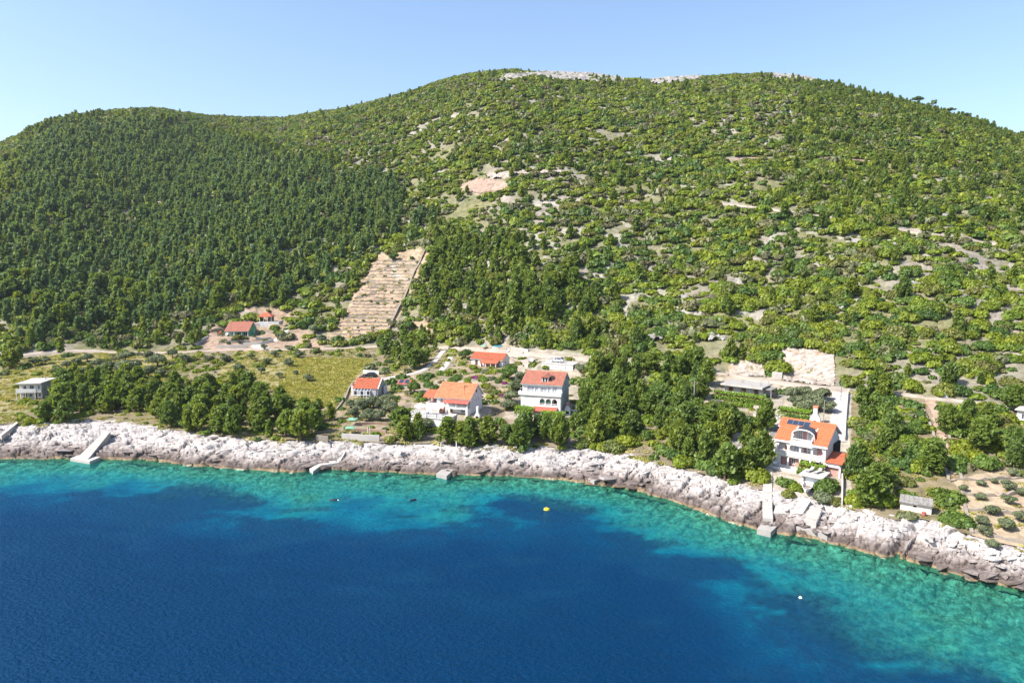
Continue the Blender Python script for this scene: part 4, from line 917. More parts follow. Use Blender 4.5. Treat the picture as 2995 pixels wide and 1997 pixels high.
# ================= A: cream flat-roofed house, far left =================
def house_cream():
    h = thing('cream_house', 'cream two-storey house with flat white roof and long balcony at the far left', 'house', W('A'), R(8)); w, d = 5.4, 7.4
    part('foundation', MB().box(-.2, w+.2, -1.2, d, -2.5, -.01), 'concrete', h)
    lo = [('d', 1.0, 1.7, .05, 1.75), ('w', 2.3, 3.0, .6, 1.6), ('d', 3.5, 4.2, .05, 1.75), ('w', 4.5, 5.1, .6, 1.6)]; hi = [('w', .9, 1.65, 2.25, 3.75), ('w', 2.5, 3.5, 2.25, 3.75), ('w', 4.5, 4.95, 2.7, 3.8)]
    walls(h, w, d, 0, 4.25, 'cream', front=lo+hi, gmat='grey_and_shaded')  # cream side walls coloured grey: their shade is painted in
    part('roof', MB().box(-.5, w+.25, -1.0, d+.3, 4.251, 4.45), 'palecon', h)
    part('balcony', MB().box(-.4, w-.9, -1.15, -.001, 1.95, 2.1).box(-.4, w-.9, -1.15, -1.03, 2.101, 2.95).box(-.4, -.28, -1.03, -.002, 2.101, 2.95).box(w-.9+.002, w+.1, -.55, -.003, 1.95, 2.75), 'white', h)
    for x in (-.3, .8, 1.9, 4.25): part('column', MB().tube((x, -1.05, -.3), (x, -1.05, 1.95), .11, n=8), 'white', h)
    part('terrace_wall', MB().box(-.6, w-.8, -2.0, -1.8, -1.4, .35), 'concrete', h); part('terrace', MB().box(-.6, w-.8, -1.799, -.004, -1.2, -.05), 'palecon', h)
    chimney(h, 3.6, 5.6, 4.45, 5.0, .45)
    s = thing('storage_shed', 'small open white shed just right of the cream house', 'shed', (W('A')[0]+7.2, W('A')[1]+6.5, ground(W('A')[0]+7.2, W('A')[1]+6.5)), R(8))
    part('wall', MB().box(0, 1.6, 1.2, 1.3, -.4, 1.5).box(0, .1, 0, 1.2, -.4, 1.5).box(1.5, 1.6, 0, 1.2, -.4, 1.5), 'white', s); part('roof', MB().box(-.2, 1.8, -.3, 1.5, 1.501, 1.6), 'palecon', s); part('door', MB().box(.1, 1.5, .1, .14, -.3, 1.1), 'dark', s)
house_cream()
# ================= B: green house, pavilion, terraces =================
def house_green():
    h = thing('green_house', 'green house with plain red gable roof on a terraced slope at upper left', 'house', W('B'), R(2)); w, d = 8.4, 7.6
    part('foundation', MB().box(-.1, w+.1, -1.2, d, -2.6, -.01), 'grey_and_shaded', h)
    walls(h, w, d, 0, 2.35, 'green', front=[('c', .5, 1.4, .1, 2.0), ('d', 2.2, 3.0, .05, 2.0), ('w', 3.8, 5.4, .4, 1.9), ('w', 6.2, 7.8, .1, 2.0)], right=[('w', 2.2, 2.7, .9, 1.9), ('d', 5.3, 6.2, .05, 2.0)], ridge=4.9, yr=4.2, wood='frame')
    gable_roof(h, -.35, w+.25, -1.5, d+.5, 1.95, 5.0, 4.2, 'tilepale')
    for x in (0.1, 3.2, 5.8, 8.2): part('column', MB().box(x-.12, x+.12, -1.25, -1.02, -.1, 2.0), 'white', h)
    part('terrace', MB().box(-.3, w+.3, -1.4, -.002, -.6, -.02), 'palecon', h)
    for x in (2.6, 4.9): part('roof_vent', MB().prism([(1.2, 3.1), (1.2, 3.55), (1.95, 3.62)], 0, x, x+.55), 'terracotta', h)
    for y in (3.2, 4.0): part('vent_window', MB(Tside('right', w, d)).box(y, y+.28, -.02, .004, 3.1, 3.8), 'dark', h)
    dish('satellite_dish', '', (1.0, 5.4, 4.6), R(-20), .6, .9, parent=h)
    m = thing('flagpole', 'thin dark mast standing before the green house roof', 'pole', tuple(hit(678, 985)[0]), 0); part('mast', MB().tube((0, 0, -.3), (0, 0, 6.6), .07, .04), 'metal', m); part('mast_base', MB().tube((0, 0, -.3), (0, 0, .25), .16), 'concrete', m)
    # pavilion
    g = thing('garden_pavilion', 'open pavilion with red hipped roof on the raised terrace beside the green house', 'pavilion', W('gaz'), R(2)); w, d = 5.0, 3.4
    for x in (.2, 1.8, 3.3, 4.8):
        for y in (.2, d-.2): part('column', MB().lathe([(.16, -.3), (.16, .1), (.11, .15), (.10, 1.9), (.16, 2.0), (.16, 2.2)], 8, (x, y, 0)), 'white', g)
    a, b = (-.4, -.4), (w+.4, d+.4); z0, z1 = 2.2, 3.7; r0, r1 = (1.7, d/2, z1), (w-1.7, d/2, z1); v = [(a[0], a[1], z0), (b[0], a[1], z0), (b[0], b[1], z0), (a[0], b[1], z0), r0, r1]
    rf = part('roof', MB().add(v+[(p[0], p[1], z0-.12) for p in v[:4]], [(0, 1, 5, 4), (1, 2, 5), (2, 3, 4, 5), (3, 0, 4), (6, 7, 1, 0), (7, 8, 2, 1), (8, 9, 3, 2), (9, 6, 0, 3), (9, 8, 7, 6)]), 'tile', g)
    part('back_wall', MB().box(2.6, w, d-.3, d-.15, -.2, 2.1).box(3.4, 4.4, d-.9, d-.302, -.2, 1.2), 'stone', g)
    part('table', MB().box(1.4, 3.0, 1.2, 2.0, .68, .76).box(1.6, 1.7, 1.3, 1.9, -.1, .68).box(2.7, 2.8, 1.3, 1.9, -.1, .68), 'wood', g)
    t = thing('raised_terrace', 'raised white terrace with curved parapet under the pavilion', 'terrace', (W('gaz')[0]-.6, W('gaz')[1]-3.0, W('gaz')[2]), R(2))
    part('terrace_floor', MB().box(0, 10.0, .3, 7.0, -2.6, -.05), 'palecon', t); part('parapet', MB().box(2.2, 9.2, 0, .25, -3.4, .45).box(9.201, 9.45, .02, 6.5, -2.8, .6), 'white', t)
    pr = [(3.0, -3.39), (9.0, -3.39)]
    for i, (pts, hh, mt, lab) in enumerate([([(712,1010),(760,1008),(800,1000)], 1.0, 'palecon', 'curved concrete planter wall beside the green house driveway'), ([(748,992),(794,992)], .9, 'palecon', 'middle garden terrace wall right of the green house'), ([(752,978),(800,976)], .9, 'stone', 'upper garden terrace wall right of the green house'),
            ([(640,1003),(690,1001),(728,1000)], .9, 'stone', 'stone terrace wall below the green house shrubs'), ([(634,1018),(680,1018),(722,1016)], 1.1, 'palecon', 'lowest pale terrace wall beside the road below the green house'), ([(655,950),(672,948)], .8, 'palecon', 'pale wall piece left behind the green house'),
            ([(575,1012),(590,1000),(610,990)], 1.2, 'palecon', 'sloping white wall of the cistern left of the green house'), ([(615,972),(640,968),(660,966)], .9, 'redsoil', 'reddish terrace wall left of the green house')]):
        garden_wall('terrace_wall', lab, pts, hh, .3, mt, group='terrace walls round the green house', lumpy=.02)
    ribbon('yard_path', [(742,1008),(770,1015),(800,1023)], 3.2, 'palecon', .12)
    ribbon('yard_path', [(800,1000),(822,985),(838,968),(850,945)], 2.6, 'palecon', .12)
    b = thing('brick_grill', 'small red brick barbecue hut left of the green house', 'barbecue', tuple(hit(636, 984)[0]), 0); part('hearth', MB().box(0, 1.7, 0, 1.2, -.3, .9), 'stone', b); part('chimney', MB().box(.5, 1.2, .6, 1.2, .901, 1.9), 'terracotta', b); part('roof', MB().prism([(-.3, 1.2), (.5, 1.7), (1.4, 1.2), (1.4, 1.1), (-.3, 1.1)], 1, -.2, .55), 'tile', b)
    for k, (a, b_, r_) in enumerate([(655,998,1.1),(685,994,1.2),(720,990,1.0),(668,1004,.8),(742,985,.8),(806,975,1.1),(700,1002,.8)]):
        p = hit(a, b_)[0]; o = link('garden_shrub', DARK_N[k % 4]); o.location = tuple(p); o.scale = (r_, r_, r_*1.2); o.rotation_euler = (0, 0, k*1.3)
        tag(o, ['tall dark shrub at the left corner of the green house', 'round shrub in front of the green house wall', 'shrub before the green house right window', 'low shrub below the green house terrace', 'small shrub at the green house right corner', 'grey-green bush on the terraces right of the green house', 'low shrub above the lowest wall of the green house'][k], 'shrub', 'shrubs round the green house')
house_green()
# ================= C: house with glass porch, cars, solar shed =================
def car(label, P, rz, mat, name='parked_car'):
    c = thing(name, label, 'car', tuple(P), rz); L, w = 4.1, 1.7
    prof = [(0, .35), (0, .75), (.25, .85), (1.1, .92), (1.7, 1.42), (3.1, 1.45), (3.75, 1.0), (4.1, .92), (4.1, .35)]
    part('body', MB().prism(prof, 1, 0, w), mat, c)
    for y in (-.012, w+.002): part('side_window', MB().prism([(1.25, .97), (1.72, 1.36), (3.02, 1.38), (3.5, 1.0)], 1, y, y+.01), 'glass', c)
    part('windscreen', MB().add([(1.09, .12, .94), (1.09, w-.12, .94), (1.67, w-.2, 1.41), (1.67, .2, 1.41)], [(0, 1, 2, 3)]), 'glass', c); part('rear_window', MB().add([(3.13, .2, 1.455), (3.13, w-.2, 1.455), (3.73, w-.12, 1.03), (3.73, .12, 1.03)], [(0, 1, 2, 3)]), 'glass', c)
    for x in (.75, 3.3):
        for y in (.0, w-.2): wh = part('wheel', MB().tube((x, y-.02, .32), (x, y+.22, .32), .32, n=12), 'rubber', c); part('rim', MB().tube((x, y-.025 if y < 1 else y+.221, .32), (x, y-.021 if y < 1 else y+.225, .32), .19, n=10), 'metal', wh)
    for y in (.15, w-.45): part('headlight', MB().box(-.015, .0, y, y+.3, .6, .74), 'frame', c); part('taillight', MB().box(4.1, 4.115, y, y+.3, .72, .88), 'awning', c)
    return c
def house_porch():
    h = thing('glass_porch_house', 'small red-roofed house with white glazed porch below the yellow field', 'house', W('C'), R(-8)); w, d = 6.4, 6.2
    part('foundation', MB().box(-.6, w+.2, -1.6, d, -2.6, -.01), 'white', h)
    walls(h, w, d, 0, 2.2, 'white', front=[('w', .6, 1.8, .3, 1.9), ('w', 2.2, 3.6, .1, 1.9), ('w', 5.0, 6.1, .3, 1.9)], ridge=4.2, yr=3.4, gmat='grey_and_shaded')  # white gable ends coloured grey to paint in their shade
    gable_roof(h, -.5, w-.02, -.3, d+.3, 2.12, 4.25, 3.4, 'tile')
    part('parapet', MB().prism([(-.1, 2.3), (3.4, 4.55), (d, 2.5), (d, 2.2), (3.4, 4.2), (-.1, 2.0)], 0, w+.001, w+.25), 'white', h)
    p = MB(); n = 5
    for i in range(n+1):
        x = .3+4.4*i/n; p.box(x-.05, x+.05, -1.45, -1.35, 0, 1.75); p.prism([(-1.45, 1.7), (-.05, 2.05), (-.05, 2.15), (-1.45, 1.82)], 0, x-.05, x+.05)
    p.box(.25, 4.75, -1.46, -1.34, 1.751, 1.83); p.box(.25, 4.75, -1.46, -1.34, .55, .66); p.box(.25, 4.75, -1.46, -1.34, -.1, .05)
    fr = part('porch_frame', p, 'frame', h)
    for i in range(n):
        x = .35+4.4*i/n; part('pane', MB().box(x, x+.78, -1.42, -1.39, .66, 1.75), 'curtain' if i % 2 else 'glass', fr); part('roof_pane', MB().prism([(-1.43, 1.76), (-.06, 2.09), (-.06, 2.11), (-1.43, 1.78)], 0, x, x+.78), 'glass', fr)
    part('terrace', MB().box(-1.6, 4.9, -2.2, -.01, -1.2, -.03), 'white', h); part('side_glass', MB().box(5.0, 6.2, -.9, -.86, .1, 1.9).box(6.15, 6.2, -.858, -.05, .1, 1.9), 'curtain', h)
    chimney(h, -.9, .8, -.5, 2.8, .6); part('yard_wall', MB().box(w+.4, w+.65, 3.5, 6.0, -1, 2.2), 'white', h)
    car('black car parked behind the glass-porched house', tuple(hit(1073, 1105)[0]+np.array([-1.5, 1.0, .05])), R(-18), 'black'); 
    m = thing('covered_motorbike', 'dark motorbike parked left of the black car', 'motorbike', tuple(hit(1052, 1107)[0]), R(20))
    for x in (0, 1.35): part('wheel', MB().tube((x, -.06, .3), (x, .06, .3), .31, n=12), 'rubber', m)
    part('frame', MB().prism([(.1, .35), (.45, .85), (.9, .75), (1.4, .4), (.7, .3)], 1, -.1, .1), 'black', m); part('seat', MB().prism([(.75, .78), (1.45, .86), (1.4, .72), (.8, .7)], 1, -.13, .13), 'rubber', m); part('handlebar', MB().tube((.3, -.38, 1.02), (.3, .38, 1.02), .03).tube((.3, 0, .8), (.3, 0, 1.02), .04), 'metal', m); part('windshield', MB().add([(.1, -.2, .9), (.1, .2, .9), (.3, .16, 1.4), (.3, -.16, 1.4)], [(0, 1, 2, 3)]), 'glass', m)
    garden_wall('yard_wall', 'low white wall behind the parked black car', [(1062,1092),(1085,1093),(1108,1095)], 1.1, .25, 'white', lumpy=.01)
    ribbon('parking_yard', [(1050,1108),(1080,1108),(1112,1112)], 4.0, 'palecon', .1)
    s = thing('solar_shed', 'small white shed with red roof carrying two solar collectors', 'shed', tuple(hit(1166, 1137)[0]), R(-8))
    part('wall', MB().box(0, 2.6, 0, 1.8, -.8, 1.5), 'white', s); part('door', MB().box(1.0, 1.9, -.03, -.001, -.1, 1.35), 'frame', s); part('roof', MB().prism([(-.35, 1.45), (2.1, 2.3), (2.1, 2.2), (-.35, 1.35)], 0, -.3, 3.3), 'awning', s)
    for x in (.0, 1.6): pn = part('solar_panel', MB().prism([(.2, 1.72), (1.7, 2.35), (1.7, 2.27), (.2, 1.64)], 0, x, x+1.1), 'panel', s); part('panel_frame', MB().prism([(.1, 1.66), (1.8, 2.38), (1.8, 2.26), (.1, 1.54)], 0, x-.06, x-.005).prism([(.1, 1.66), (1.8, 2.38), (1.8, 2.26), (.1, 1.54)], 0, x+1.105, x+1.16), 'metal', pn)
    for i, (a, b, lab) in enumerate([(1018, 1246, 'upper green sun canopy on the lower terraces'), (1012, 1272, 'lower green sun canopy beside the shore wall')]):
        c = thing('sun_canopy', lab, 'canopy', tuple(hit(a, b)[0]), R(-8+12*i), 'green canopies on the lower terraces')
        for x in (0, 1.7):
            for y in (0, 1.3): part('post', MB().tube((x, y, -.4), (x, y, 1.5), .04), 'metal', c)
        part('canvas', MB().add([(-.2, -.2, 1.45), (1.9, -.2, 1.45), (1.9, 1.5, 1.6), (-.2, 1.5, 1.6), (.85, .65, 1.85)], [(0, 1, 4), (1, 2, 4), (2, 3, 4), (3, 0, 4)]), 'greencanvas', c)
    for pts, hh, mt, lab in [([(1038,1262),(1085,1262),(1130,1266)], .7, 'redsoil', 'pinkish terrace wall left of the shore steps'), ([(1040,1244),(1090,1240),(1140,1242)], .6, 'redsoil', 'upper pinkish terrace wall below the olive trees'), ([(1000,1284),(1060,1288),(1110,1290)], 1.3, 'palecon', 'pale shore wall below the green canopies'), ([(925,1288),(960,1292)], 1.2, 'stone', 'short stone shore wall left of the terraces'), ([(1010,1170),(1020,1140),(1032,1122)], .6, 'stone', 'stone wall along the left edge of the glass-porched house'), ([(985,1200),(1000,1180),(1012,1160)], .5, 'stone', 'dry stone wall along the right edge of the yellow field')]:
        garden_wall('terrace_wall', lab, pts, hh, .35, mt, group='walls on the lower terraces', lumpy=.03)
    for a, b, q in [(1082, 1268, 'right'), (1076, 1270, 'left')]:
        p = thing('gate_post', q+' white gate post on the lower terraces', 'post', tuple(hit(a, b)[0]), 0, 'white gate posts'); part('shaft', MB().tube((0, 0, -.3), (0, 0, 1.5), .09), 'white', p); part('cap', MB().tube((0, 0, 1.5), (0, 0, 1.6), .13), 'white', p)
house_porch()
# ================= D: orange-roofed house with sea terrace =================
def house_orange():
    h = thing('orange_roofed_house', 'white house with broad orange roof and balcony above the sunny terrace', 'house', W('D'), R(-20)); w, d = 8.6, 7.0
    part('foundation', MB().box(-.1, w+.1, .1, d, -3, -.01), 'white', h)
    walls(h, w, d, 0, 3.6, 'white', front=[('d', 3.4, 4.1, .0, 1.5), ('w', .9, 1.6, 2.2, 3.3), ('d', 1.9, 2.5, 1.9, 3.3), ('w', 3.4, 4.6, 1.9, 2.9), ('w', 5.2, 7.6, 1.7, 2.8), ('w', 6.2, 7.2, .3, 1.2)], right=[('w', 3.2, 3.6, 2.3, 3.3), ('w', 4.6, 5.1, 2.3, 3.3)], ridge=6.3, yr=4.0, gmat='pinkwall')
    gable_roof(h, -.4, w+.3, -.5, d+.4, 3.45, 6.35, 4.0, 'tileorange')
    x = MB()
    for i in range(7): a = i/7; x.tube((5.6+1.6*a, 3.0-3.2*a, 6.0-2.35*a), (5.6+1.6*(a+.16), 3.0-3.2*(a+.16), 6.0-2.35*(a+.16)), .11, .09, 6)
    part('hip_cap', x, 'terracotta', h); part('roof_ladder', MB().box(5.9, 6.6, 2.95, 3.1, 5.75, 5.95), 'wood', h)
    part('gable_window', MB(Tside('right', w, d)).box(3.3, 3.9, -.03, .006, 4.5, 5.2), 'dark', h)
    part('balcony', MB().box(3.0, w, -1.7, -.002, 1.35, 1.55).box(3.0, 3.15, -1.7, -1.55, 1.551, 2.9).box(5.6, 5.75, -1.7, -1.55, 1.551, 2.9).box(w-.15, w, -1.7, -1.55, 1.551, 2.9).box(3.2, w-.2, -1.68, -1.58, 1.552, 1.75), 'white', h)
    rail(h, [(3.0, -1.62, 1.6), (w, -1.62, 1.6)], .75)
    part('awning', MB().prism([(-2.0, 2.75), (-.02, 3.3), (-.02, 3.22), (-2.0, 2.67)], 0, 2.2, w+.05), 'awning', h)
    part('column', MB().box(3.0, 3.3, -1.7, -1.5, 0, 1.349), 'white', h); part('buttress', MB().box(w-.5, w, -1.7, -.01, -.5, 1.348), 'white', h)
    # wooden veranda wing on the left
    wd = part('veranda', MB().box(-3.4, -.01, 1.0, 4.6, -2.5, 1.8), 'white', h)
    part('veranda_roof', MB().prism([(.4, 3.2), (3.4, 4.5), (5.2, 3.9), (5.2, 3.75), (3.4, 4.35), (.4, 3.05)], 0, -3.9, -.41), 'tile', h)
    for x_ in (-3.3, -2.3, -1.3, -.3): part('veranda_post', MB().box(x_-.07, x_+.07, 1.05, 1.2, 1.801, 3.3), 'wood', h)
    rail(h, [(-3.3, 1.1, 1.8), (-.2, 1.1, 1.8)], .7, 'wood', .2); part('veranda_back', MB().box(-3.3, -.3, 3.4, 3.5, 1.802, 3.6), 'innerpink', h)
    t = thing('sea_terrace', 'large white terrace with high retaining wall below the orange-roofed house', 'terrace', W('D'), R(-20))
    part('terrace_floor', MB().box(-4.2, 5.6, -7.0, -.01, -.3, -.02), 'white', t); part('retaining_wall', MB().box(-4.2, 5.6, -7.0, -6.7, -4.8, -.301).box(-4.2, -3.9, -6.699, -.02, -3.5, -.302).box(5.3, 5.6, -6.698, -.03, -4, -.303), 'white', t)
    part('coping', MB().box(-4.3, 5.7, -7.1, -6.85, -.018, .12), 'concrete', t); rail(t, [(-4.1, -6.95, .1), (5.5, -6.95, .1)], .75, gap=.18, name='balustrade'); rail(t, [(-4.1, -6.9, .1), (-4.1, -.5, .1)], .75, gap=.18, name='balustrade')
    for x_ in (-4.1, -1.7, .7, 3.1, 5.5): part('pillar', MB().box(x_-.16, x_+.16, -7.12, -6.8, .121, 1.05), 'white', t)
    part('stair_wall', MB().prism([(-2.6, 0), (-2.6, .1), (0, 1.6), (0, 0)], 0, 2.0, 2.2), 'innerpink', t)
    c, s = math.cos(R(-20)), math.sin(R(-20)); o0 = np.array(W('D'))
    def at(x_, y_, z_=0): return (o0[0]+c*x_-s*y_, o0[1]+s*x_+c*y_, o0[2]+z_)
    for k, (x_, y_) in enumerate([(-2.2, -3.6), (.8, -3.0)]):
        u = thing('sun_umbrella', ['left white umbrella on the terrace of the orange-roofed house', 'right white umbrella nearest the orange-roofed house wall'][k], 'umbrella', at(x_, y_), R(-20), 'white umbrellas on the terrace'); part('pole', MB().tube((0, 0, 0), (0, 0, 2.4), .04), 'frame', u); part('base', MB().lathe([(.3, 0), (.3, .08), (.06, .12)], 10), 'concrete', u)
        n = 8; v = [(0, 0, 2.55)]+[(1.65*math.cos(2*math.pi*i/n), 1.65*math.sin(2*math.pi*i/n), 1.95) for i in range(n)]+[(1.65*math.cos(2*math.pi*i/n), 1.65*math.sin(2*math.pi*i/n), 1.8) for i in range(n)]
        part('canopy', MB().add(v, [(0, 1+i, 1+(i+1) % n) for i in range(n)]+[(1+i, 1+n+i, 1+n+(i+1) % n, 1+(i+1) % n) for i in range(n)]), 'canvas', u)
    for k, (x_, y_) in enumerate([(-2.6, -5.2), (-.9, -5.4), (1.2, -5.0), (3.4, -5.4)]):
        q = thing('terrace_table', 'grey table on the white terrace, %s from the left railing' % ['first', 'second', 'third', 'fourth'][k], 'table', at(x_, y_), R(-20), 'tables on the white terrace'); part('tabletop', MB().box(-.6, .6, -.4, .4, .68, .74), 'grey_and_shaded', q)
        for a in (-.5, .5):
            for b in (-.3, .3): part('leg', MB().box(a-.04, a+.04, b-.04, b+.04, 0, .68), 'metal', q)
        for e, (a, b) in enumerate([(-.9, 0), (.9, 0)]):
            ch = thing('terrace_chair', 'grey chair at the %s table on the white terrace, %s side' % (['first', 'second', 'third', 'fourth'][k], ['left', 'right'][e]), 'chair', at(x_+c*a, y_+s*a), R(-20)+(0 if e else math.pi), 'chairs on the white terrace'); part('seat', MB().box(-.24, .24, -.24, .24, .42, .47), 'grey_and_shaded', ch); part('backrest', MB().box(.2, .25, -.24, .24, .47, .95), 'grey_and_shaded', ch)
            for aa in (-.2, .2):
                for bb in (-.2, .2): part('leg', MB().box(aa-.025, aa+.025, bb-.025, bb+.025, 0, .42), 'metal', ch)
    j = thing('clay_jar', 'round terracotta jar against the terrace wall under the umbrellas', 'jar', at(1.7, -1.3), 0); part('belly', MB().lathe([(.25, 0), (.5, .35), (.5, .7), (.25, 1.0)], 12), 'terracotta', j); part('rim', MB().lathe([(.27, 1.0), (.32, 1.04), (.27, 1.1)], 12), 'terracotta', j)
    p = thing('outdoor_oven', 'slim white outdoor oven chimney right of the orange-roofed house', 'oven', tuple(hit(1397, 1226)[0]), R(-20)); part('hearth', MB().box(-.6, .6, -.4, .5, -.6, 1.0), 'white', p); part('chimney', MB().prism([(-.6, 1.0), (-.25, 1.7), (-.25, 3.0), (.25, 3.0), (.25, 1.7), (.6, 1.0)], 1, -.3, .3), 'white', p); part('opening', MB().box(-.35, .35, -.42, -.401, .35, .85), 'dark', p)
house_orange()
# ================= E: long low red-roofed house in its garden =================
def house_low():
    h = thing('long_low_house', 'long low white house with red roof and porch amid a flower garden', 'house', W('E'), R(-25)); w, d = 10.6, 4.8
    part('foundation', MB().box(-.1, w+.1, -.1, d, -2.2, -.01), 'white', h)
    walls(h, w, d, 0, 1.95, 'white', front=[('s', 1.3, 2.2, .0, 1.6), ('w', 3.0, 3.8, .6, 1.5), ('d', 5.4, 6.2, .0, 1.7), ('w', 7.0, 8.3, .5, 1.5)], right=[('w', 1.6, 2.4, .7, 1.6)], ridge=3.5, yr=2.8)
    gable_roof(h, -.35, w+.1, -.35, d+.3, 1.9, 3.55, 2.8, 'tile')
    part('porch_floor', MB().box(4.2, 9.6, -2.4, -.11, -1.6, -.2), 'white', h); part('porch_roof', MB().prism([(-2.5, 1.25), (-.3, 1.95), (-.3, 1.85), (-2.5, 1.15)], 0, 4.0, 9.8), 'tile', h)
    for x in (4.3, 6.0, 7.7, 9.4): part('porch_post', MB().box(x-.1, x+.1, -2.35, -2.15, -.2, 1.2), 'white', h)
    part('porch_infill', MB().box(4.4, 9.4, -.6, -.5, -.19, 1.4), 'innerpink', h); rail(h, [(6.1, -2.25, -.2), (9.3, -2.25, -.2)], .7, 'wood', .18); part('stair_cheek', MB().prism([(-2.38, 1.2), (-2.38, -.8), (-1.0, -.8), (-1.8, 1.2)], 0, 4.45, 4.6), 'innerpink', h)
    dish('satellite_dish', 'white satellite dish behind the long low house', tuple(hit(1484, 1031)[0]), R(30), .6, .9)
    b = thing('covered_boat', 'boat under teal tarpaulin behind the long low house roof', 'boat', tuple(hit(1440, 1024)[0]+np.array([0, 1.0, 0])), R(-15)); hull = []
    m = MB(); n = 8
    for i in range(n+1):
        t = i/n; x = 5.2*t; ww = .85*math.sin(min(1, (t+.12)*1.6)*math.pi/2)*(1 if t < .6 else 1-(t-.6)/.4*.9); hull.append([(x, -ww, 1.0+.2*t), (x, -ww*.6, .3+.2*t), (x, 0, .1+.3*t), (x, ww*.6, .3+.2*t), (x, ww, 1.0+.2*t)])
    vs = [p for s in hull for p in s]; fs = [(5*i+k, 5*i+5+k, 5*i+6+k, 5*i+1+k) for i in range(n) for k in range(4)]; part('hull', m.add(vs, fs+[(0, 1, 2, 3, 4)]), 'frame', b)
    vs = []; 
    for i in range(n+1): x, y0, z0 = hull[i][0]; vs += [(x, y0*1.05, z0+.02), (x, 0, z0+.55*math.sin(math.pi*(.15+.8*i/n))), (x, -y0*1.05, z0+.02)]
    part('tarpaulin', MB().add(vs, [(3*i+k, 3*i+3+k, 3*i+4+k, 3*i+1+k) for i in range(n) for k in range(2)]), 'teal', b); part('cradle', MB().box(1, 1.2, -.7, .7, -.1, .35).box(3.6, 3.8, -.5, .5, -.1, .5), 'wood', b)
    s = thing('green_shelter', 'small green shelter roof behind the left end of the long low house', 'shelter', tuple(hit(1405, 1027)[0]), R(-20)); part('roof', MB().prism([(0, 1.7), (.8, 2.0), (1.6, 1.7), (1.6, 1.62), (0, 1.62)], 0, 0, 1.8), 'greencanvas', s)
    for x in (.1, 1.7): part('post', MB().tube((x, .2, -.3), (x, .2, 1.65), .05), 'wood', s); part('post', MB().tube((x, 1.4, -.3), (x, 1.4, 1.65), .05), 'wood', s)
    for pts, hh, mt, lab in [([(1340,1105),(1372,1112),(1400,1116)], .5, 'stone', 'rock garden wall left below the long low house'), ([(1402,1128),(1440,1130),(1480,1134)], .6, 'stone', 'stone terrace wall across the flower garden'), ([(1495,1022),(1525,1024),(1545,1030)], .8, 'palecon', 'pale stepped wall right behind the long low house'), ([(1500,1032),(1530,1036)], .7, 'palecon', 'lower pale wall beside the turning place'), ([(1535,1072),(1560,1076)], .8, 'palecon', 'short pale wall right of the dark garden tree')]:
        garden_wall('garden_wall', lab, pts, hh, .35, mt, group='garden walls by the long low house', lumpy=.06)
    ribbon('turning_place', [(1500,1040),(1530,1052),(1548,1070)], 4.0, 'gravel', .12); ribbon('garden_track', [(1318,1020),(1322,1035),(1312,1060),(1290,1085)], 2.6, 'palecon', .12)
house_low()
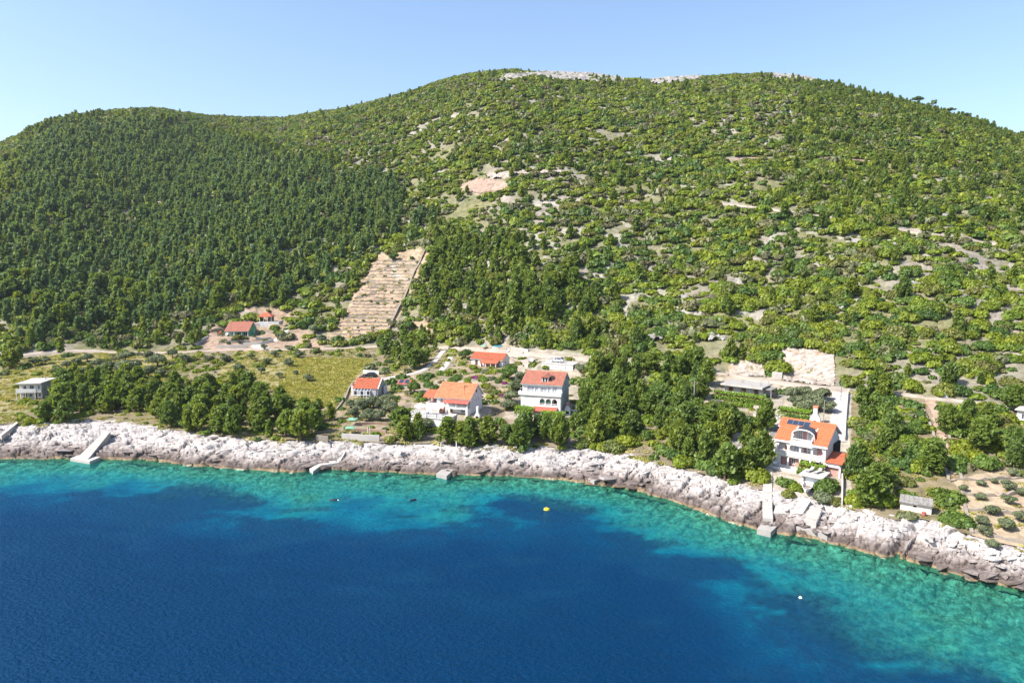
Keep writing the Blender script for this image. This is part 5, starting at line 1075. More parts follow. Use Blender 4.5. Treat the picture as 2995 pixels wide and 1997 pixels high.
G = [('bougainvillea', 'magenta bougainvillea bush left in the flower garden', 1390, 1108, 1.0, 'bloom'), ('bougainvillea', 'pinkish bougainvillea near the right end of the flower garden', 1476, 1122, .9, 'bloom'), ('bougainvillea', 'pink bougainvillea beside the olive below the flower garden', 1474, 1158, .9, 'bloom'),
     ('lemon_bush', 'bright lime-green bush in the middle of the flower garden', 1414, 1114, 1.5, 'vine'), ('garden_bush', 'dark round bush left below the long low house', 1335, 1112, 1.3, 'darkscrub'), ('garden_bush', 'light bush at the left corner of the long low house', 1350, 1068, 1.2, 'scrub'), ('garden_bush', 'olive-brown bush before the long low house front', 1385, 1078, 1.3, 'scrub'), ('garden_bush', 'grey-green bush below the porch of the long low house', 1420, 1090, 1.1, 'olive'), ('garden_bush', 'dark bush under the garden tree near the pink flowers', 1458, 1118, 1.1, 'darkscrub'),
     ('garden_bush', 'silvery bush right of the lime-green bush', 1436, 1110, 1.1, 'olive'), ('garden_bush', 'light bush between garden wall and magenta flowers', 1370, 1112, 1.2, 'scrub'), ('garden_bush', 'broad yellowish shrub below the garden wall', 1430, 1146, 1.4, 'scrub'), ('garden_bush', 'second yellowish shrub below the garden wall, farther right', 1452, 1150, 1.3, 'scrub'), ('garden_bush', 'dark bush behind the left roof end of the long low house', 1356, 1038, 1.4, 'darkscrub'), ('garden_bush', 'light bush just left of the orange-roofed house', 1255, 1130, 1.6, 'darkscrub'), ('garden_bush', 'bright green bush beside the wooden veranda', 1240, 1172, 1.0, 'vine'),
     ('garden_bush', 'yellow flowering bush in the grass right of the glass-porched house', 1166, 1163, .7, 'vine'), ('garden_bush', 'yellow-green ground bush on the lower shore terrace', 1095, 1276, 1.1, 'vine'), ('garden_bush', 'large round dark green bush at the shore end of the olive grove', 2798, 1530, 1.9, 'darkscrub'), ('garden_bush', 'broad pale bush touching the right end of the stone hut', 2772, 1470, 2.2, 'scrub'), ('garden_bush', 'round green bush left in front of the pink house garden', 2300, 1418, 1.4, 'darkscrub'), ('garden_bush', 'yellowish bush in the middle of the pink house garden', 2330, 1432, 1.3, 'scrub'), ('garden_bush', 'low bush at the lower corner of the pink house garden', 2305, 1450, 1.2, 'scrub'), ('garden_bush', 'big dark tree-like bush right of the white boat', 2418, 1432, 2.0, 'darkscrub'), ('garden_bush', 'dry brownish bush seaward of the white boat', 2412, 1462, 1.6, 'olive'), ('garden_bush', 'low dry bush right of the boat ramp top', 2445, 1470, 1.1, 'scrub'),
     ('garden_bush', 'round bush below the left end of the vine pergola', 2240, 1216, 1.6, 'darkscrub'), ('garden_bush', 'grey bush left in front of the grey flat-roofed house', 2095, 1180, 1.2, 'olive'), ('garden_bush', 'yellow-green bush under the grey house pergola', 2190, 1190, 1.1, 'vine'), ('garden_bush', 'grey round bush below the white pergola of the three-storey house', 1600, 1242, 1.5, 'olive'), ('garden_bush', 'dark bush right of the grey round bush below the three-storey house', 1645, 1240, 1.4, 'darkscrub'), ('garden_bush', 'grey bush right of the parking deck corner', 1700, 1078, 1.5, 'olive'), ('garden_bush', 'bush between the parking deck and the white house gable', 1678, 1120, 1.5, 'darkscrub'), ('garden_bush', 'dark bush between the two rock cuts', 2262, 1090, 1.6, 'darkscrub'), ('garden_bush', 'light bush above the gap between the rock cuts', 2266, 1066, 1.4, 'scrub')]
GM = {k: [bush(800+10*j+i, k, 7, 160, .11, flat=1.0) for i in range(2)] for j, k in enumerate(('bloom', 'vine', 'olive'))}; GM['scrub'] = SCRUB_N; GM['darkscrub'] = DARK_N
for i, (nm, lab, a, b, r, mt) in enumerate(G):
    p = hit(a, b)[0]; r *= 1.3; o = link(nm, GM[mt][i % len(GM[mt])]); o.location = (p[0], p[1], ground(p[0], p[1])-.1); o.scale = (r, r*.95, r*1.15); o.rotation_euler = (0, 0, i*1.7); tag(o, lab, 'bush', 'garden bushes')
# ================= F: three-storey white house; G: parking deck =================
def house_tall():
    h = thing('three_storey_house', 'tall three-storey white house with red roof, dormer and three arches', 'house', W('F'), R(-17)); w, d = 9.6, 7.6
    part('foundation', MB().box(-.1, w+.1, -.1, d, -3.2, -.01), 'white', h)
    ar = [('a', 4.6, 5.85, 2.45, 3.95), ('a', 6.05, 7.3, 2.45, 3.95), ('a', 7.55, 8.8, 2.45, 3.95)]
    m = MB(); wall_panel(m, w, 0, 4.6, ar+[('o', 4.9, 7.8, .1, 1.5)], .25, y0=-1.4); m.box(0, .25, -1.149, 0, 0, 4.6); m.box(w-.25, w, -1.149, 0, 0, 4.6); part('loggia_wall', m, 'white', h)
    up = [('c', 1.2, 2.9, 5.0, 6.6), ('c', 3.1, 3.9, 4.75, 6.6), ('c', 4.4, 6.0, 5.0, 6.4), ('c', 6.2, 6.9, 4.75, 6.6), ('c', 7.3, 8.4, 5.0, 6.6)]
    walls(h, w, d, 0, 7.2, 'white', front=[('d', 4.8, 5.6, 2.2, 3.9), ('w', 6.2, 7.2, 2.5, 3.8), ('d', 7.7, 8.5, 2.2, 3.9), ('w', 5.2, 7.2, .2, 1.5)]+up, right=[('w', 2.6, 3.0, 5.1, 6.0), ('w', 4.5, 5.0, 5.1, 6.2)], ridge=9.25, yr=4.6, gmat='grey_and_shaded')  # gable ends of the white house carry painted shade as grey
    part('green_blind', MB().box(4.65, 5.8, -.5, -.47, 2.46, 3.9).box(6.1, 7.25, -.5, -.47, 2.46, 3.9), 'greencanvas', h)
    part('balcony_floor', MB().box(-.5, w+.2, -1.7, -.002, 4.601, 4.75), 'palecon', h); part('balcony_parapet', MB().box(-.5, w+.2, -1.7, -1.55, 4.751, 5.5).box(-.5, -.35, -1.549, -.003, 4.751, 5.5).box(w+.05, w+.2, -1.549, -.003, 4.751, 5.5), 'frame', h)
    for x in (1.8, 4.2, 6.6): part('parapet_joint', MB().box(x, x+.06, -1.72, -1.701, 4.76, 5.48), 'concrete', h)
    rail(h, [(4.6, -1.3, 2.3), (8.8, -1.3, 2.3)], .5, 'frame', .2, 'balustrade')
    gable_roof(h, -.3, w+.2, -.5, d+.4, 7.05, 9.35, 4.6, 'tilepale')
    dm = part('dormer', MB().box(4.6, 6.1, .6, 3.2, 7.3, 8.85), 'white', h); part('dormer_roof', MB().prism([(4.3, 8.75), (5.35, 9.3), (6.4, 8.75), (6.4, 8.65), (4.3, 8.65)], 1, .3, 4.2), 'tilepale', dm)
    for x in (4.8, 5.5): part('dormer_window', MB().box(x, x+.42, .56, .598, 7.6, 8.6), 'glass', dm)
    part('skylight', MB().prism([(1.3, 8.2), (2.2, 8.85), (2.2, 8.75), (1.3, 8.1)], 0, 6.5, 7.3), 'dark', h)
    dish('satellite_dish', '', (3.6, .4, 7.6), R(-10), .55, .6, parent=h); dish('satellite_dish', '', (w+.1, -1.2, 4.5), R(-20), .5, .9, parent=h)
    part('gable_window', MB(Tside('right', w, d)).box(4.3, 4.8, -.03, .006, 7.9, 8.6), 'dark', h)
    part('awning', MB().prism([(-3.1, 1.35), (-1.42, 2.05), (-1.42, 1.97), (-3.1, 1.27)], 0, 3.2, 8.9), 'awning', h)
    for x in (3.4, 5.4, 7.0, 8.7): part('awning_post', MB().box(x-.07, x+.07, -3.05, -2.9, -1.2, 1.3), 'frame', h)
    part('terrace', MB().box(0, w+.5, -4.6, -1.41, -2.8, -.35), 'palecon', h); rail(h, [(0, -4.5, -.35), (w+.4, -4.5, -.35)], .85, 'frame', .18, 'balustrade')
    c, s = math.cos(R(-17)), math.sin(R(-17)); o0 = np.array(W('F'))
    def at(x_, y_, z_=0): return (o0[0]+c*x_-s*y_, o0[1]+s*x_+c*y_, o0[2]+z_)
    vine_cover('vine_pergola', 'leafy vine pergola left of the red awning on the three-storey house', at(-.6, -3.6, -.4), R(-17), 4.0, 2.2, 1.7, 5, group='vine pergolas'); vine_cover('vine_pergola', 'leafy vine pergola right below the red awning of the three-storey house', at(6.0, -5.4, -.5), R(-17), 5.0, 2.0, 1.5, 6, group='vine pergolas')
    p = thing('garden_fireplace', 'white garden fireplace with pink chimney beside the three-storey house', 'fireplace', tuple(hit(1660, 1212)[0]), R(-15)); part('hearth', MB().box(-.7, .7, -.5, .6, -.8, 1.2), 'white', p); part('hood', MB().prism([(-.7, 1.2), (-.3, 2.1), (.3, 2.1), (.7, 1.2)], 1, -.45, .55), 'white', p); part('chimney', MB().box(-.28, .28, -.2, .36, 2.101, 2.6), 'innerpink', p); part('chimney_cap', MB().lathe([(.4, 2.6), (.42, 2.75), (.1, 3.0)], 8), 'innerpink', p); part('opening', MB().box(-.4, .4, -.53, -.501, .3, .9), 'dark', p)
    t = thing('outdoor_table', 'white table by the garden fireplace', 'table', tuple(hit(1678, 1208)[0]), R(-10)); part('tabletop', MB().box(-1.0, 1.0, -.5, .5, .72, .8), 'frame', t)
    for a in (-.8, .8): part('leg', MB().box(a-.06, a+.06, -.35, .35, -.2, .72), 'frame', t)
    b = thing('concrete_bench', 'pale wall bench behind the white table', 'bench', tuple(hit(1690, 1196)[0]), R(-10)); part('seat', MB().box(-1.4, 1.2, 0, .45, .4, .5), 'palecon', b); part('backrest', MB().box(-1.4, 1.2, .4, .55, -.3, 1.0), 'palecon', b)
    g = thing('parking_deck', 'white flat-topped garage used as roadside parking deck with thin posts', 'garage', W('G'), R(-24)); w, d = 9.4, 5.5
    walls(g, w, d, -1.2, 2.2, 'white', front=[('w', 2.0, 2.5, 1.1, 1.5), ('w', 4.4, 4.9, 1.1, 1.5), ('w', 6.9, 7.4, 1.1, 1.5)], gmat='grey_and_shaded')  # white side walls of the deck, shade painted on as grey
    part('deck', MB().box(-.1, w+.1, -.1, d+.1, 2.201, 2.36), 'palecon', g)
    for x in (.1, 2.0, 4.6, 7.0, 9.3): part('post', MB().tube((x, .05, 2.36), (x, .05, 4.0), .05), 'frame', g)
    rail(g, [(.1, .05, 2.36), (9.3, .05, 2.36)], .8, 'frame', 1.2); part('pipe_frame', MB().tube((1.6, .1, 2.36), (1.6, .1, 4.4), .07).tube((1.6, .1, 4.4), (4.6, .1, 4.4), .06).tube((4.6, .1, 2.36), (4.6, .1, 4.4), .07), 'frame', g)
    c, s = math.cos(R(-24)), math.sin(R(-24)); o0 = np.array(W('G')); car('silver car parked on top of the white parking deck', (o0[0]+c*1.6-s*2.6, o0[1]+s*1.6+c*2.6, o0[2]+2.36), R(-30), 'silver')
    ds = thing('satellite_dish', 'white satellite dish on the road edge left of the parking deck', 'dish', tuple(hit(1553, 1062)[0]), R(20)); part('mast', MB().tube((0, 0, -.3), (0, 0, 1.0), .05), 'metal', ds); part('reflector', MB(Matrix.Translation((0, 0, 1.0)) @ Matrix.Rotation(R(60), 4, 'X')).lathe([(.02, 0), (.4, .06), (.7, .2), (.68, .22), (.02, .03)], 14), 'frame', ds)
    for i, (a, b_) in enumerate([(1730, 1052), (2766, 1162)]):
        e = thing('meter_cabinet', ['white meter cabinet by the road right of the parking deck', 'white meter cabinet among bushes near the top of the dirt path'][i], 'cabinet', tuple(hit(a, b_)[0]), R(-20)); part('case', MB().box(-.5, .5, 0, .5, -.3, 1.1), 'frame', e); part('roof', MB().box(-.58, .58, -.06, .56, 1.101, 1.2), 'palecon', e); part('door', MB().box(-.42, .42, -.025, -.001, 0, 1.0), 'frame', e)
house_tall()
# ================= H: grey flat-roofed house =================
def house_flat():
    h = thing('grey_flat_house', 'grey single-storey house with flat concrete roof and brown doors below the rock cuts', 'house', W('H'), R(-39)); w, d = 9.2, 5.6
    part('foundation', MB().box(-.1, w+.1, -1.5, d, -2.6, -.01), 'grey_and_shaded', h)
    walls(h, w, d, 0, 2.55, 'grey_and_shaded', front=[('s', 1.1, 2.2, .9, 2.0), ('d', 4.2, 5.3, .0, 2.1), ('d', 7.3, 8.3, .0, 2.1)], right=[('w', 1.5, 2.6, .8, 1.9)])
    part('roof', MB().box(-.5, w+.4, -1.2, d+.4, 2.551, 2.8), 'concrete', h); part('roof_edge', MB().box(-.5, w+.4, -1.3, -1.201, 2.4, 2.82), 'palecon', h)
    part('plinth_band', MB().box(-.02, 4.1, -.06, -.002, 0, .9).box(5.4, 7.2, -.06, -.002, 0, .9), 'white', h)
    for x, y in ((3.3, 2.6), (8.4, 1.0), (9.0, 4.6)): part('reinforcing_bar', MB().tube((x, y, 2.8), (x, y, 3.7), .05).tube((x+.3, y, 2.8), (x+.3, y, 3.5), .04), 'metal', h)
    part('side_porch', MB().box(w+.01, w+2.0, .5, 4.6, 2.1, 2.3).box(w+1.7, w+1.95, .6, .85, -1.5, 2.099).box(w+1.7, w+1.95, 4.2, 4.45, -1.5, 2.099), 'slab', h)
    part('terrace', MB().box(-.4, w+.6, -3.6, -.1, -2.6, -.5), 'concrete', h)
    c, s = math.cos(R(-39)), math.sin(R(-39)); o0 = np.array(W('H'))
    def at(x_, y_, z_=0): return (o0[0]+c*x_-s*y_, o0[1]+s*x_+c*y_, o0[2]+z_)
    vine_cover('vine_pergola', 'long dense vine pergola before the grey flat-roofed house', at(-1.0, -4.2, -1.2), R(-39), 11.6, 2.2, 1.75, 8, drop=.5, thick=.7, group='vine pergolas')
    for pts, hh, mt, lab in [([(2140,1222),(2180,1232),(2200,1236)], .6, 'stone', 'pale garden wall below the grey house pergola'), ([(2204,1218),(2222,1226),(2232,1232)], .7, 'palecon', 'concrete wall at the foot of the grey house yard'), ([(2250,1196),(2262,1216),(2258,1236)], .5, 'concrete', 'short concrete wall between grey house and pink house'), ([(2300,1195),(2330,1202),(2350,1208)], .6, 'palecon', 'pale wall behind the vine pergola of the pink house')]:
        garden_wall('garden_wall', lab, pts, hh, .3, mt, group='garden walls by the grey house', lumpy=.03)
    b = thing('concrete_block', 'white concrete block between the two rock cuts beside the road', 'block', tuple(hit(2272, 1108)[0]), R(-30)); part('lower_block', MB().box(-1.2, 1.2, 0, 1.2, -.5, 1.6), 'palecon', b); part('upper_block', MB().box(1.6, 2.4, -.4, .5, -.5, .8), 'palecon', b)
    p = thing('utility_pole', 'pale wooden utility pole standing in the trees left of the grey house', 'pole', tuple(hit(2029, 1196)[0]), 0); part('shaft', MB().tube((0, 0, -.5), (0, 0, 6.6), .16, .1, 8), 'concrete', p); part('crossarm', MB().box(-.7, .7, -.06, .06, 6.0, 6.14), 'wood', p)
    for x in (-.6, .6): part('insulator', MB().tube((x, 0, 6.14), (x, 0, 6.36), .05), 'white', p)
    for a, b_, hh, lab in [(2408, 1240, 5.2, 'slim pale pole rising behind the pink house chimney'), (2288, 1206, 4.0, 'slim pole beside the olive trees above the pink house'), (2459, 1172, 4.5, 'dark lamp post at the top of the driveway'), (1310, 1055, 0, '')]:
        if hh: q = thing('wire_pole', lab, 'pole', tuple(hit(a, b_)[0]), 0, 'slim wire poles'); part('shaft', MB().tube((0, 0, -.4), (0, 0, hh), .08, .06), 'metal' if 'dark' in lab else 'concrete', q); part('bracket', MB().box(0, .5, -.03, .03, hh-.1, hh), 'metal', q)
house_flat()
# ================= I: pink house above the pier =================
def house_pink():
    h = thing('pink_house', 'pinkish-white two-storey house with bright orange roof, roof terrace and arched balcony', 'house', W('I'), R(-40)); w, d = 8.7, 8.6
    part('foundation', MB().box(-.1, w+.1, -.1, d, -3.2, -.01), 'white', h)
    ar = [('a', .35, 2.05, 3.3, 4.7), ('a', 2.4, 4.15, 3.3, 4.7), ('a', 4.45, 6.2, 3.3, 4.7), ('a', 6.5, 8.3, 3.3, 4.7)]
    lo = [('o', .9, 2.1, .5, 2.1), ('o', 2.4, 4.2, .5, 2.15), ('o', 4.5, 6.0, .0, 2.15), ('o', 6.3, 8.4, .5, 2.15)]
    m = MB(); wall_panel(m, w, 0, 5.15, ar+lo, .25); m.box(0, .25, .251, d, 0, 5.15); m.box(w-.25, w, .251, d, 0, 5.15); m.box(.25, w-.25, d-.25, d, 0, 5.15)
    m.prism([(0, 5.15), (d, 5.15), (5.0, 8.15)], 0, .004, .25); part('wall', m, 'white', h)
    part('gable_wall', MB().prism([(0.3, 5.151), (d, 5.151), (5.0, 8.1)], 0, w-.25, w-.004), 'pinkwall', h)
    bk = [('d', 1.3, 2.0, 2.7, 4.5), ('c', 2.9, 3.8, 2.7, 4.5), ('d', 4.7, 5.2, 2.7, 4.5), ('c', 5.3, 5.9, 2.7, 4.5), ('s', 7.0, 7.8, 2.7, 4.5)]; bl = [('w', 2.6, 3.3, .7, 1.8), ('d', 4.9, 5.7, .0, 2.0), ('w', 6.9, 7.8, .7, 1.8)]
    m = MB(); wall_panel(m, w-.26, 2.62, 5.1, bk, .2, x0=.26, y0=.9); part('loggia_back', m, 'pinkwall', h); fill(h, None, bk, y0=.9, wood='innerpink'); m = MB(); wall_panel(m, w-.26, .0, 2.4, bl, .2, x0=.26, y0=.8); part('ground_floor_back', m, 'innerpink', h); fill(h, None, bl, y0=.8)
    part('floor_slab', MB().box(-.15, w+.15, -.12, 1.7, 2.42, 2.58), 'white', h)
    for a in ar:
        mm = MB(); xa, xb = a[1], a[2]; n = int((xb-xa)/.17)
        for i in range(n): mm.lathe([(.045, 0), (.07, .1), (.04, .3), (.06, .42)], 6, (xa+.1+.17*i, -.04, 2.85))
        mm.box(xa, xb, -.10, .02, 2.75, 2.85); mm.box(xa, xb, -.12, .03, 3.27, 3.34); part('baluster_row', mm, 'white', h)
    # roof: left piece, right piece, band below the ridge, back slope
    ez, rz_, yr = 5.22, 8.2, 5.0; sl = (rz_-ez)/(yr+.25); zz = lambda y: ez+(y+.25)*sl
    rf = MB(); tl = MB()
    for x0, x1, y0, y1 in ((-.35, 2.75, -.25, 3.0), (6.35, w+.3, -.25, 3.0), (-.8, w+.3, 3.0, yr)):
        rf.prism([(y0, zz(y0)), (y1, zz(y1)), (y1, zz(y1)-.2), (y0, zz(y0)-.2)], 0, x0, x1); tile_slope(tl, (x0-.02, y1, zz(y1)), (x1-x0+.04, 0, 0), (0, y0-y1-.03, zz(y0)-zz(y1)-.02), int((x1-x0)/.40), int((y1-y0)/.38))
    rf.prism([(yr+.001, rz_), (d+.5, rz_-(d+.5-yr)*sl), (d+.5, rz_-(d+.5-yr)*sl-.2), (yr+.001, rz_-.2)], 0, -.6, w+.299); tile_slope(tl, (-.6, yr, rz_), (w+.9, 0, 0), (0, d+.5-yr, -(d+.5-yr)*sl), 22, 9)
    r0 = part('roof', rf, 'pinkwall', h); part('roof_tiles', tl, 'tileorange2', r0, kind='stuff'); c = MB()
    for i in range(20): a = -.7+.48*i; c.tube((a, yr, rz_+.06), (a+.5, yr, rz_+.08), .14, .12, 6)
    part('ridge_cap', c, 'tileorange2', r0); part('fascia', MB().box(-.36, 2.76, -.32, -.26, 4.86, 5.14), 'pinkwall', r0); part('fascia', MB().box(6.34, w+.31, -.32, -.26, 4.86, 5.14), 'pinkwall', r0)
    # roof terrace with its canopy
    part('roof_terrace', MB().box(2.76, 6.34, -.3, 3.4, 4.98, 5.12), 'white', h); part('terrace_parapet', MB().box(2.6, 6.5, -.42, -.25, 4.6, 5.45), 'white', h); part('terrace_cheek', MB().prism([(-.4, 5.0), (-.4, 5.7), (.6, 6.5), (3.4, 7.5), (3.4, 5.0)], 0, 2.76, 2.9).prism([(-.4, 5.0), (-.4, 5.7), (.6, 6.3), (3.4, 7.5), (3.4, 5.0)], 0, 6.2, 6.34), 'white', h)
    mm = MB()
    for i in range(18): mm.lathe([(.04, 0), (.07, .1), (.04, .3), (.06, .4)], 6, (2.8+.2*i, -.33, 5.45))
    mm.box(2.65, 6.45, -.42, -.24, 5.85, 5.95); part('balustrade', mm, 'white', h)
    tb = [('c', 3.1, 3.8, 5.15, 6.9), ('d', 3.9, 4.6, 5.12, 6.9), ('c', 4.8, 5.4, 5.15, 6.9), ('c', 5.5, 6.1, 5.15, 6.9)]; m = MB(); wall_panel(m, 6.2, 5.121, 7.3, tb, .15, x0=2.9, y0=2.6); part('terrace_back', m, 'pinkwall', h); fill(h, None, tb, y0=2.6, wood='innerpink')
    n = 12; cx, rx, rr = 4.55, 2.0, 1.05; up = [(cx-rx*math.cos(math.pi*i/n), 6.55+rr*math.sin(math.pi*i/n)) for i in range(n+1)]; lo_ = [(cx-(rx-.1)*math.cos(math.pi*i/n), 6.52+(rr-.1)*math.sin(math.pi*i/n)) for i in range(n+1)]
    cm = MB()
    for i in range(n): cm.prism([up[i], up[i+1], lo_[i+1], lo_[i]], 1, .5, 3.3)
    cn = part('terrace_canopy', cm, 'charcoal', h); part('canopy_rib', MB().prism([up[0], (up[0][0]+.12, up[0][1])], 1, .45, .5) if False else MB().tube((2.6, .5, 5.6), (2.6, .5, 6.6), .06).tube((6.5, .5, 5.6), (6.5, .5, 6.6), .06), 'frame', cn)
    wb = MB()
    for i in range(n): wb.prism([up[i], up[i+1], lo_[i+1], (lo_[i][0], lo_[i][1]-.12)], 1, .44, .499)
    part('canopy_valance', wb, 'frame', cn)
    for i in range(4):
        x0 = .6+1.02*i; y0, y1 = 3.5, 4.5; p = part('solar_panel', MB().prism([(y0, zz(y0)+.22), (y1, zz(y1)+.22), (y1, zz(y1)+.14), (y0, zz(y0)+.14)], 0, x0, x0+.96), 'panel', h)
        part('panel_frame', MB().prism([(y0-.03, zz(y0)+.235), (y1+.03, zz(y1)+.26), (y1+.03, zz(y1)+.12), (y0-.03, zz(y0)+.10)], 0, x0+.962, x0+1.018), 'metal', p)
    part('terrace_wall', MB().box(-.6, 6.2, -1.9, -1.7, -2.6, .45), 'white', h); part('terrace_floor', MB().box(-.6, w+.2, -1.699, -.11, -2.5, -.02), 'white', h)
    # annex on the right
    an = part('annex', MB().box(w+.01, w+2.2, 1.2, 4.2, -2.2, 2.5).box(w+.01, w+2.6, .0, .25, 1.7, 2.6).box(w+2.3, w+2.6, .0, 1.2, -2, 2.599), 'pinkwall', h); part('annex_roof', MB().prism([(-.3, 2.62), (4.4, 3.5), (4.4, 3.35), (-.3, 2.47)], 0, w+.012, w+2.9), 'tile', an); part('annex_arch', MB().box(w+.3, w+2.2, .5, .55, -.2, 1.69), 'innerpink', an)
    part('side_arcade', MB().box(w+.02, w+.35, 4.6, 8.2, 2.0, 4.8), 'dark', h); dish('satellite_dish', '', (w+.5, .6, 2.4), R(10), .55, .8, parent=h)
    c_, s_ = math.cos(R(-40)), math.sin(R(-40)); o0 = np.array(W('I'))
    def at(x_, y_, z_=0): return (o0[0]+c_*x_-s_*y_, o0[1]+s_*x_+c_*y_, o0[2]+z_)
    vine_cover('vine_pergola', 'bright vine pergola behind the left roof end of the pink house', tuple(hit(2276, 1226)[0]), R(-38), 6.0, 2.6, 1.8, 9, group='vine pergolas', thick=.6); vine_cover('vine_pergola', 'bright vine pergola in front of the pink house ground floor', at(4.9, -2.0, -.1), R(-40), 3.8, 1.4, 1.5, 10, group='vine pergolas', thick=.6, drop=.6)
    f = thing('tall_fireplace', 'tall white outdoor fireplace with terracotta top behind the pink house', 'fireplace', tuple(hit(2383, 1243)[0]), R(-30)); part('hearth', MB().box(-1.0, 1.0, -.6, .9, -1.5, 1.5), 'white', f); part('hood', MB().prism([(-1.0, 1.5), (-.8, 1.9), (-.42, 2.4), (-.36, 3.7), (.36, 3.7), (.42, 2.4), (.8, 1.9), (1.0, 1.5)], 1, -.5, .75), 'white', f); part('opening', MB().prism([(-.5, .35), (.5, .35), (.45, .9), (.2, 1.15), (-.2, 1.15), (-.45, .9)], 1, -.63, -.602), 'dark', f); part('chimney_top', MB().box(-.48, .48, -.45, .6, 3.701, 4.15), 'terracotta', f)
    # boathouse, boat, steps, ramp, pier
    bo = hit(2344, 1420)[0]; b = thing('boathouse', 'low white boathouse with flat terrace roof in front of the pink house', 'boathouse', tuple(bo), R(-40)); part('wall', MB().box(0, 3.1, .5, 3.6, -1.2, 1.9).box(-.01, .25, 0, .499, -1.2, 1.9).box(2.85, 3.11, 0, .499, -1.2, 1.9), 'white', b); part('roof', MB().box(-.5, 3.5, -.4, 4.2, 1.901, 2.08), 'palecon', b); part('door', MB().box(.5, 2.6, .44, .498, -.5, 1.6), 'frame', b)
    part('side_stair', MB().prism([(-1.2, -1), (-1.2, .2), (-.02, 1.5), (-.02, -1)], 1, 1.0, 2.0), 'palecon', b)
    for k in range(2):
        q = at(0, 0); pp = bo+np.array([c_*(.7+1.3*k)-s_*1.4, s_*(.7+1.3*k)+c_*1.4, 2.08]); l = thing('sun_lounger', ['left grey sun lounger on the boathouse roof', 'right grey sun lounger on the boathouse roof'][k], 'lounger', tuple(pp), R(35), 'loungers on the boathouse'); part('frame', MB().box(0, 1.8, 0, .08, .22, .28).box(0, 1.8, .52, .6, .22, .28), 'metal', l); part('mattress', MB().box(.0, 1.25, .02, .58, .281, .36), 'grey_and_shaded', l); part('backrest', MB().prism([(1.25, .29), (1.8, .7), (1.77, .76), (1.22, .36)], 1, .02, .58), 'grey_and_shaded', l)
        for x_ in (.15, 1.5): part('leg', MB().box(x_, x_+.06, 0, .6, 0, .22), 'metal', l)
    p0 = hit(2360, 1440)[0]; p0[2] = max(p0[2], 3.7); bt = thing('rowing_boat', 'white rowing boat lying on the ramp top in front of the boathouse', 'boat', tuple(p0+np.array([0, 0, .1])), R(-118)); n = 9; out = []; inn = []
    for i in range(n+1):
        t = i/n; x = 4.3*(t-.5); ww = .78*math.sin(math.pi*(.18+.82*t)**.9)**.6 if t < 1 else .05; ww = max(ww, .05); z = .62+.18*(2*t-1)**2; out.append([(x, -ww, z), (x, -ww*.75, .22), (x, 0, .05+.2*t**3), (x, ww*.75, .22), (x, ww, z)]); inn.append([(x, -ww*.86, z), (x, -ww*.5, .3), (x, 0, .26), (x, ww*.5, .3), (x, ww*.86, z)])
    def skin(S): return [p for s in S for p in s], [(5*i+k, 5*i+5+k, 5*i+6+k, 5*i+1+k) for i in range(n) for k in range(4)]
    part('hull', MB().add(*skin(out)).add([p for p in out[0]], [(0, 1, 2, 3, 4)]), 'frame', bt); part('inside', MB().add(*skin(inn)), 'palecon', bt)
    gu = MB()
    for side in (0, 4):
        for i in range(n): a, b_ = out[i][side], out[i+1][side]; gu.tube(a, b_, .05, n=4)
    part('gunwale', gu, 'frame', bt)
    for x_ in (-.8, .5): part('thwart', MB().box(x_, x_+.25, -.6, .6, .45, .5), 'wood', bt)
    st = thing('garden_steps', 'long white stepped path down the left side of the pink house', 'steps', tuple(hit(2250, 1330)[0]), 0); o_ = np.array(st.location); Q = resample([hit(*q)[0] for q in [(2274,1222),(2266,1262),(2258,1300),(2250,1340),(2246,1390),(2244,1440),(2244,1480),(2246,1516)]], .75); z = np.array([ground(*q) for q in Q]); t = np.gradient(Q, axis=0); t /= np.linalg.norm(t, axis=1)[:, None]
    for i in range(len(Q)):
        a = math.atan2(t[i, 1], t[i, 0]); T = Matrix.Translation((Q[i, 0]-o_[0], Q[i, 1]-o_[1], max(z[i], .6)-o_[2]+.22)) @ Matrix.Rotation(a, 4, 'Z'); part('step', MB(T).box(-.40, .37, -.75, .75, -.9, .0), 'palecon' if (i < 7 or i > 16) else 'slab', st)
house_tile = None
M['tileorange2'] = plain('roof_tile_bright', (.50, .145, .058), .75, .2, 1.2, stain=(.36, .11, .05))
house_pink()
def slab(name, label, cat, pts, ztop, depth, mat, z_from_ground=False, group=None):
    """concrete slab whose plan corners are photo points on its top plane"""
    z = [ztop]*len(pts) if not isinstance(ztop, (list, tuple)) else ztop; P = [at_z(p[0], p[1], zz) for p, zz in zip(pts, z)]; c = np.mean(np.array(P), 0); o = thing(name, label, cat, (float(c[0]), float(c[1]), float(c[2])), 0, group); n = len(P)
    vs = [(float(p[0]-c[0]), float(p[1]-c[1]), float(p[2]-c[2])) for p in P]; vs += [(v[0], v[1], v[2]-depth) for v in vs]; part('slab', MB().add(vs, [tuple(range(n)), tuple(range(n, 2*n))[::-1]]+[(i, n+i, n+(i+1) % n, (i+1) % n) for i in range(n)]), mat, o); return o
pier = slab('concrete_pier', 'grey concrete pier block at the foot of the long steps', 'pier', [(2214,1546),(2254,1556),(2276,1535),(2236,1520)], .85, 1.6, 'concrete'); part('bollard', MB().lathe([(.09, 0), (.09, .25), (.14, .3), (.14, .36)], 8, (.6, .2, 0)), 'metal', pier)
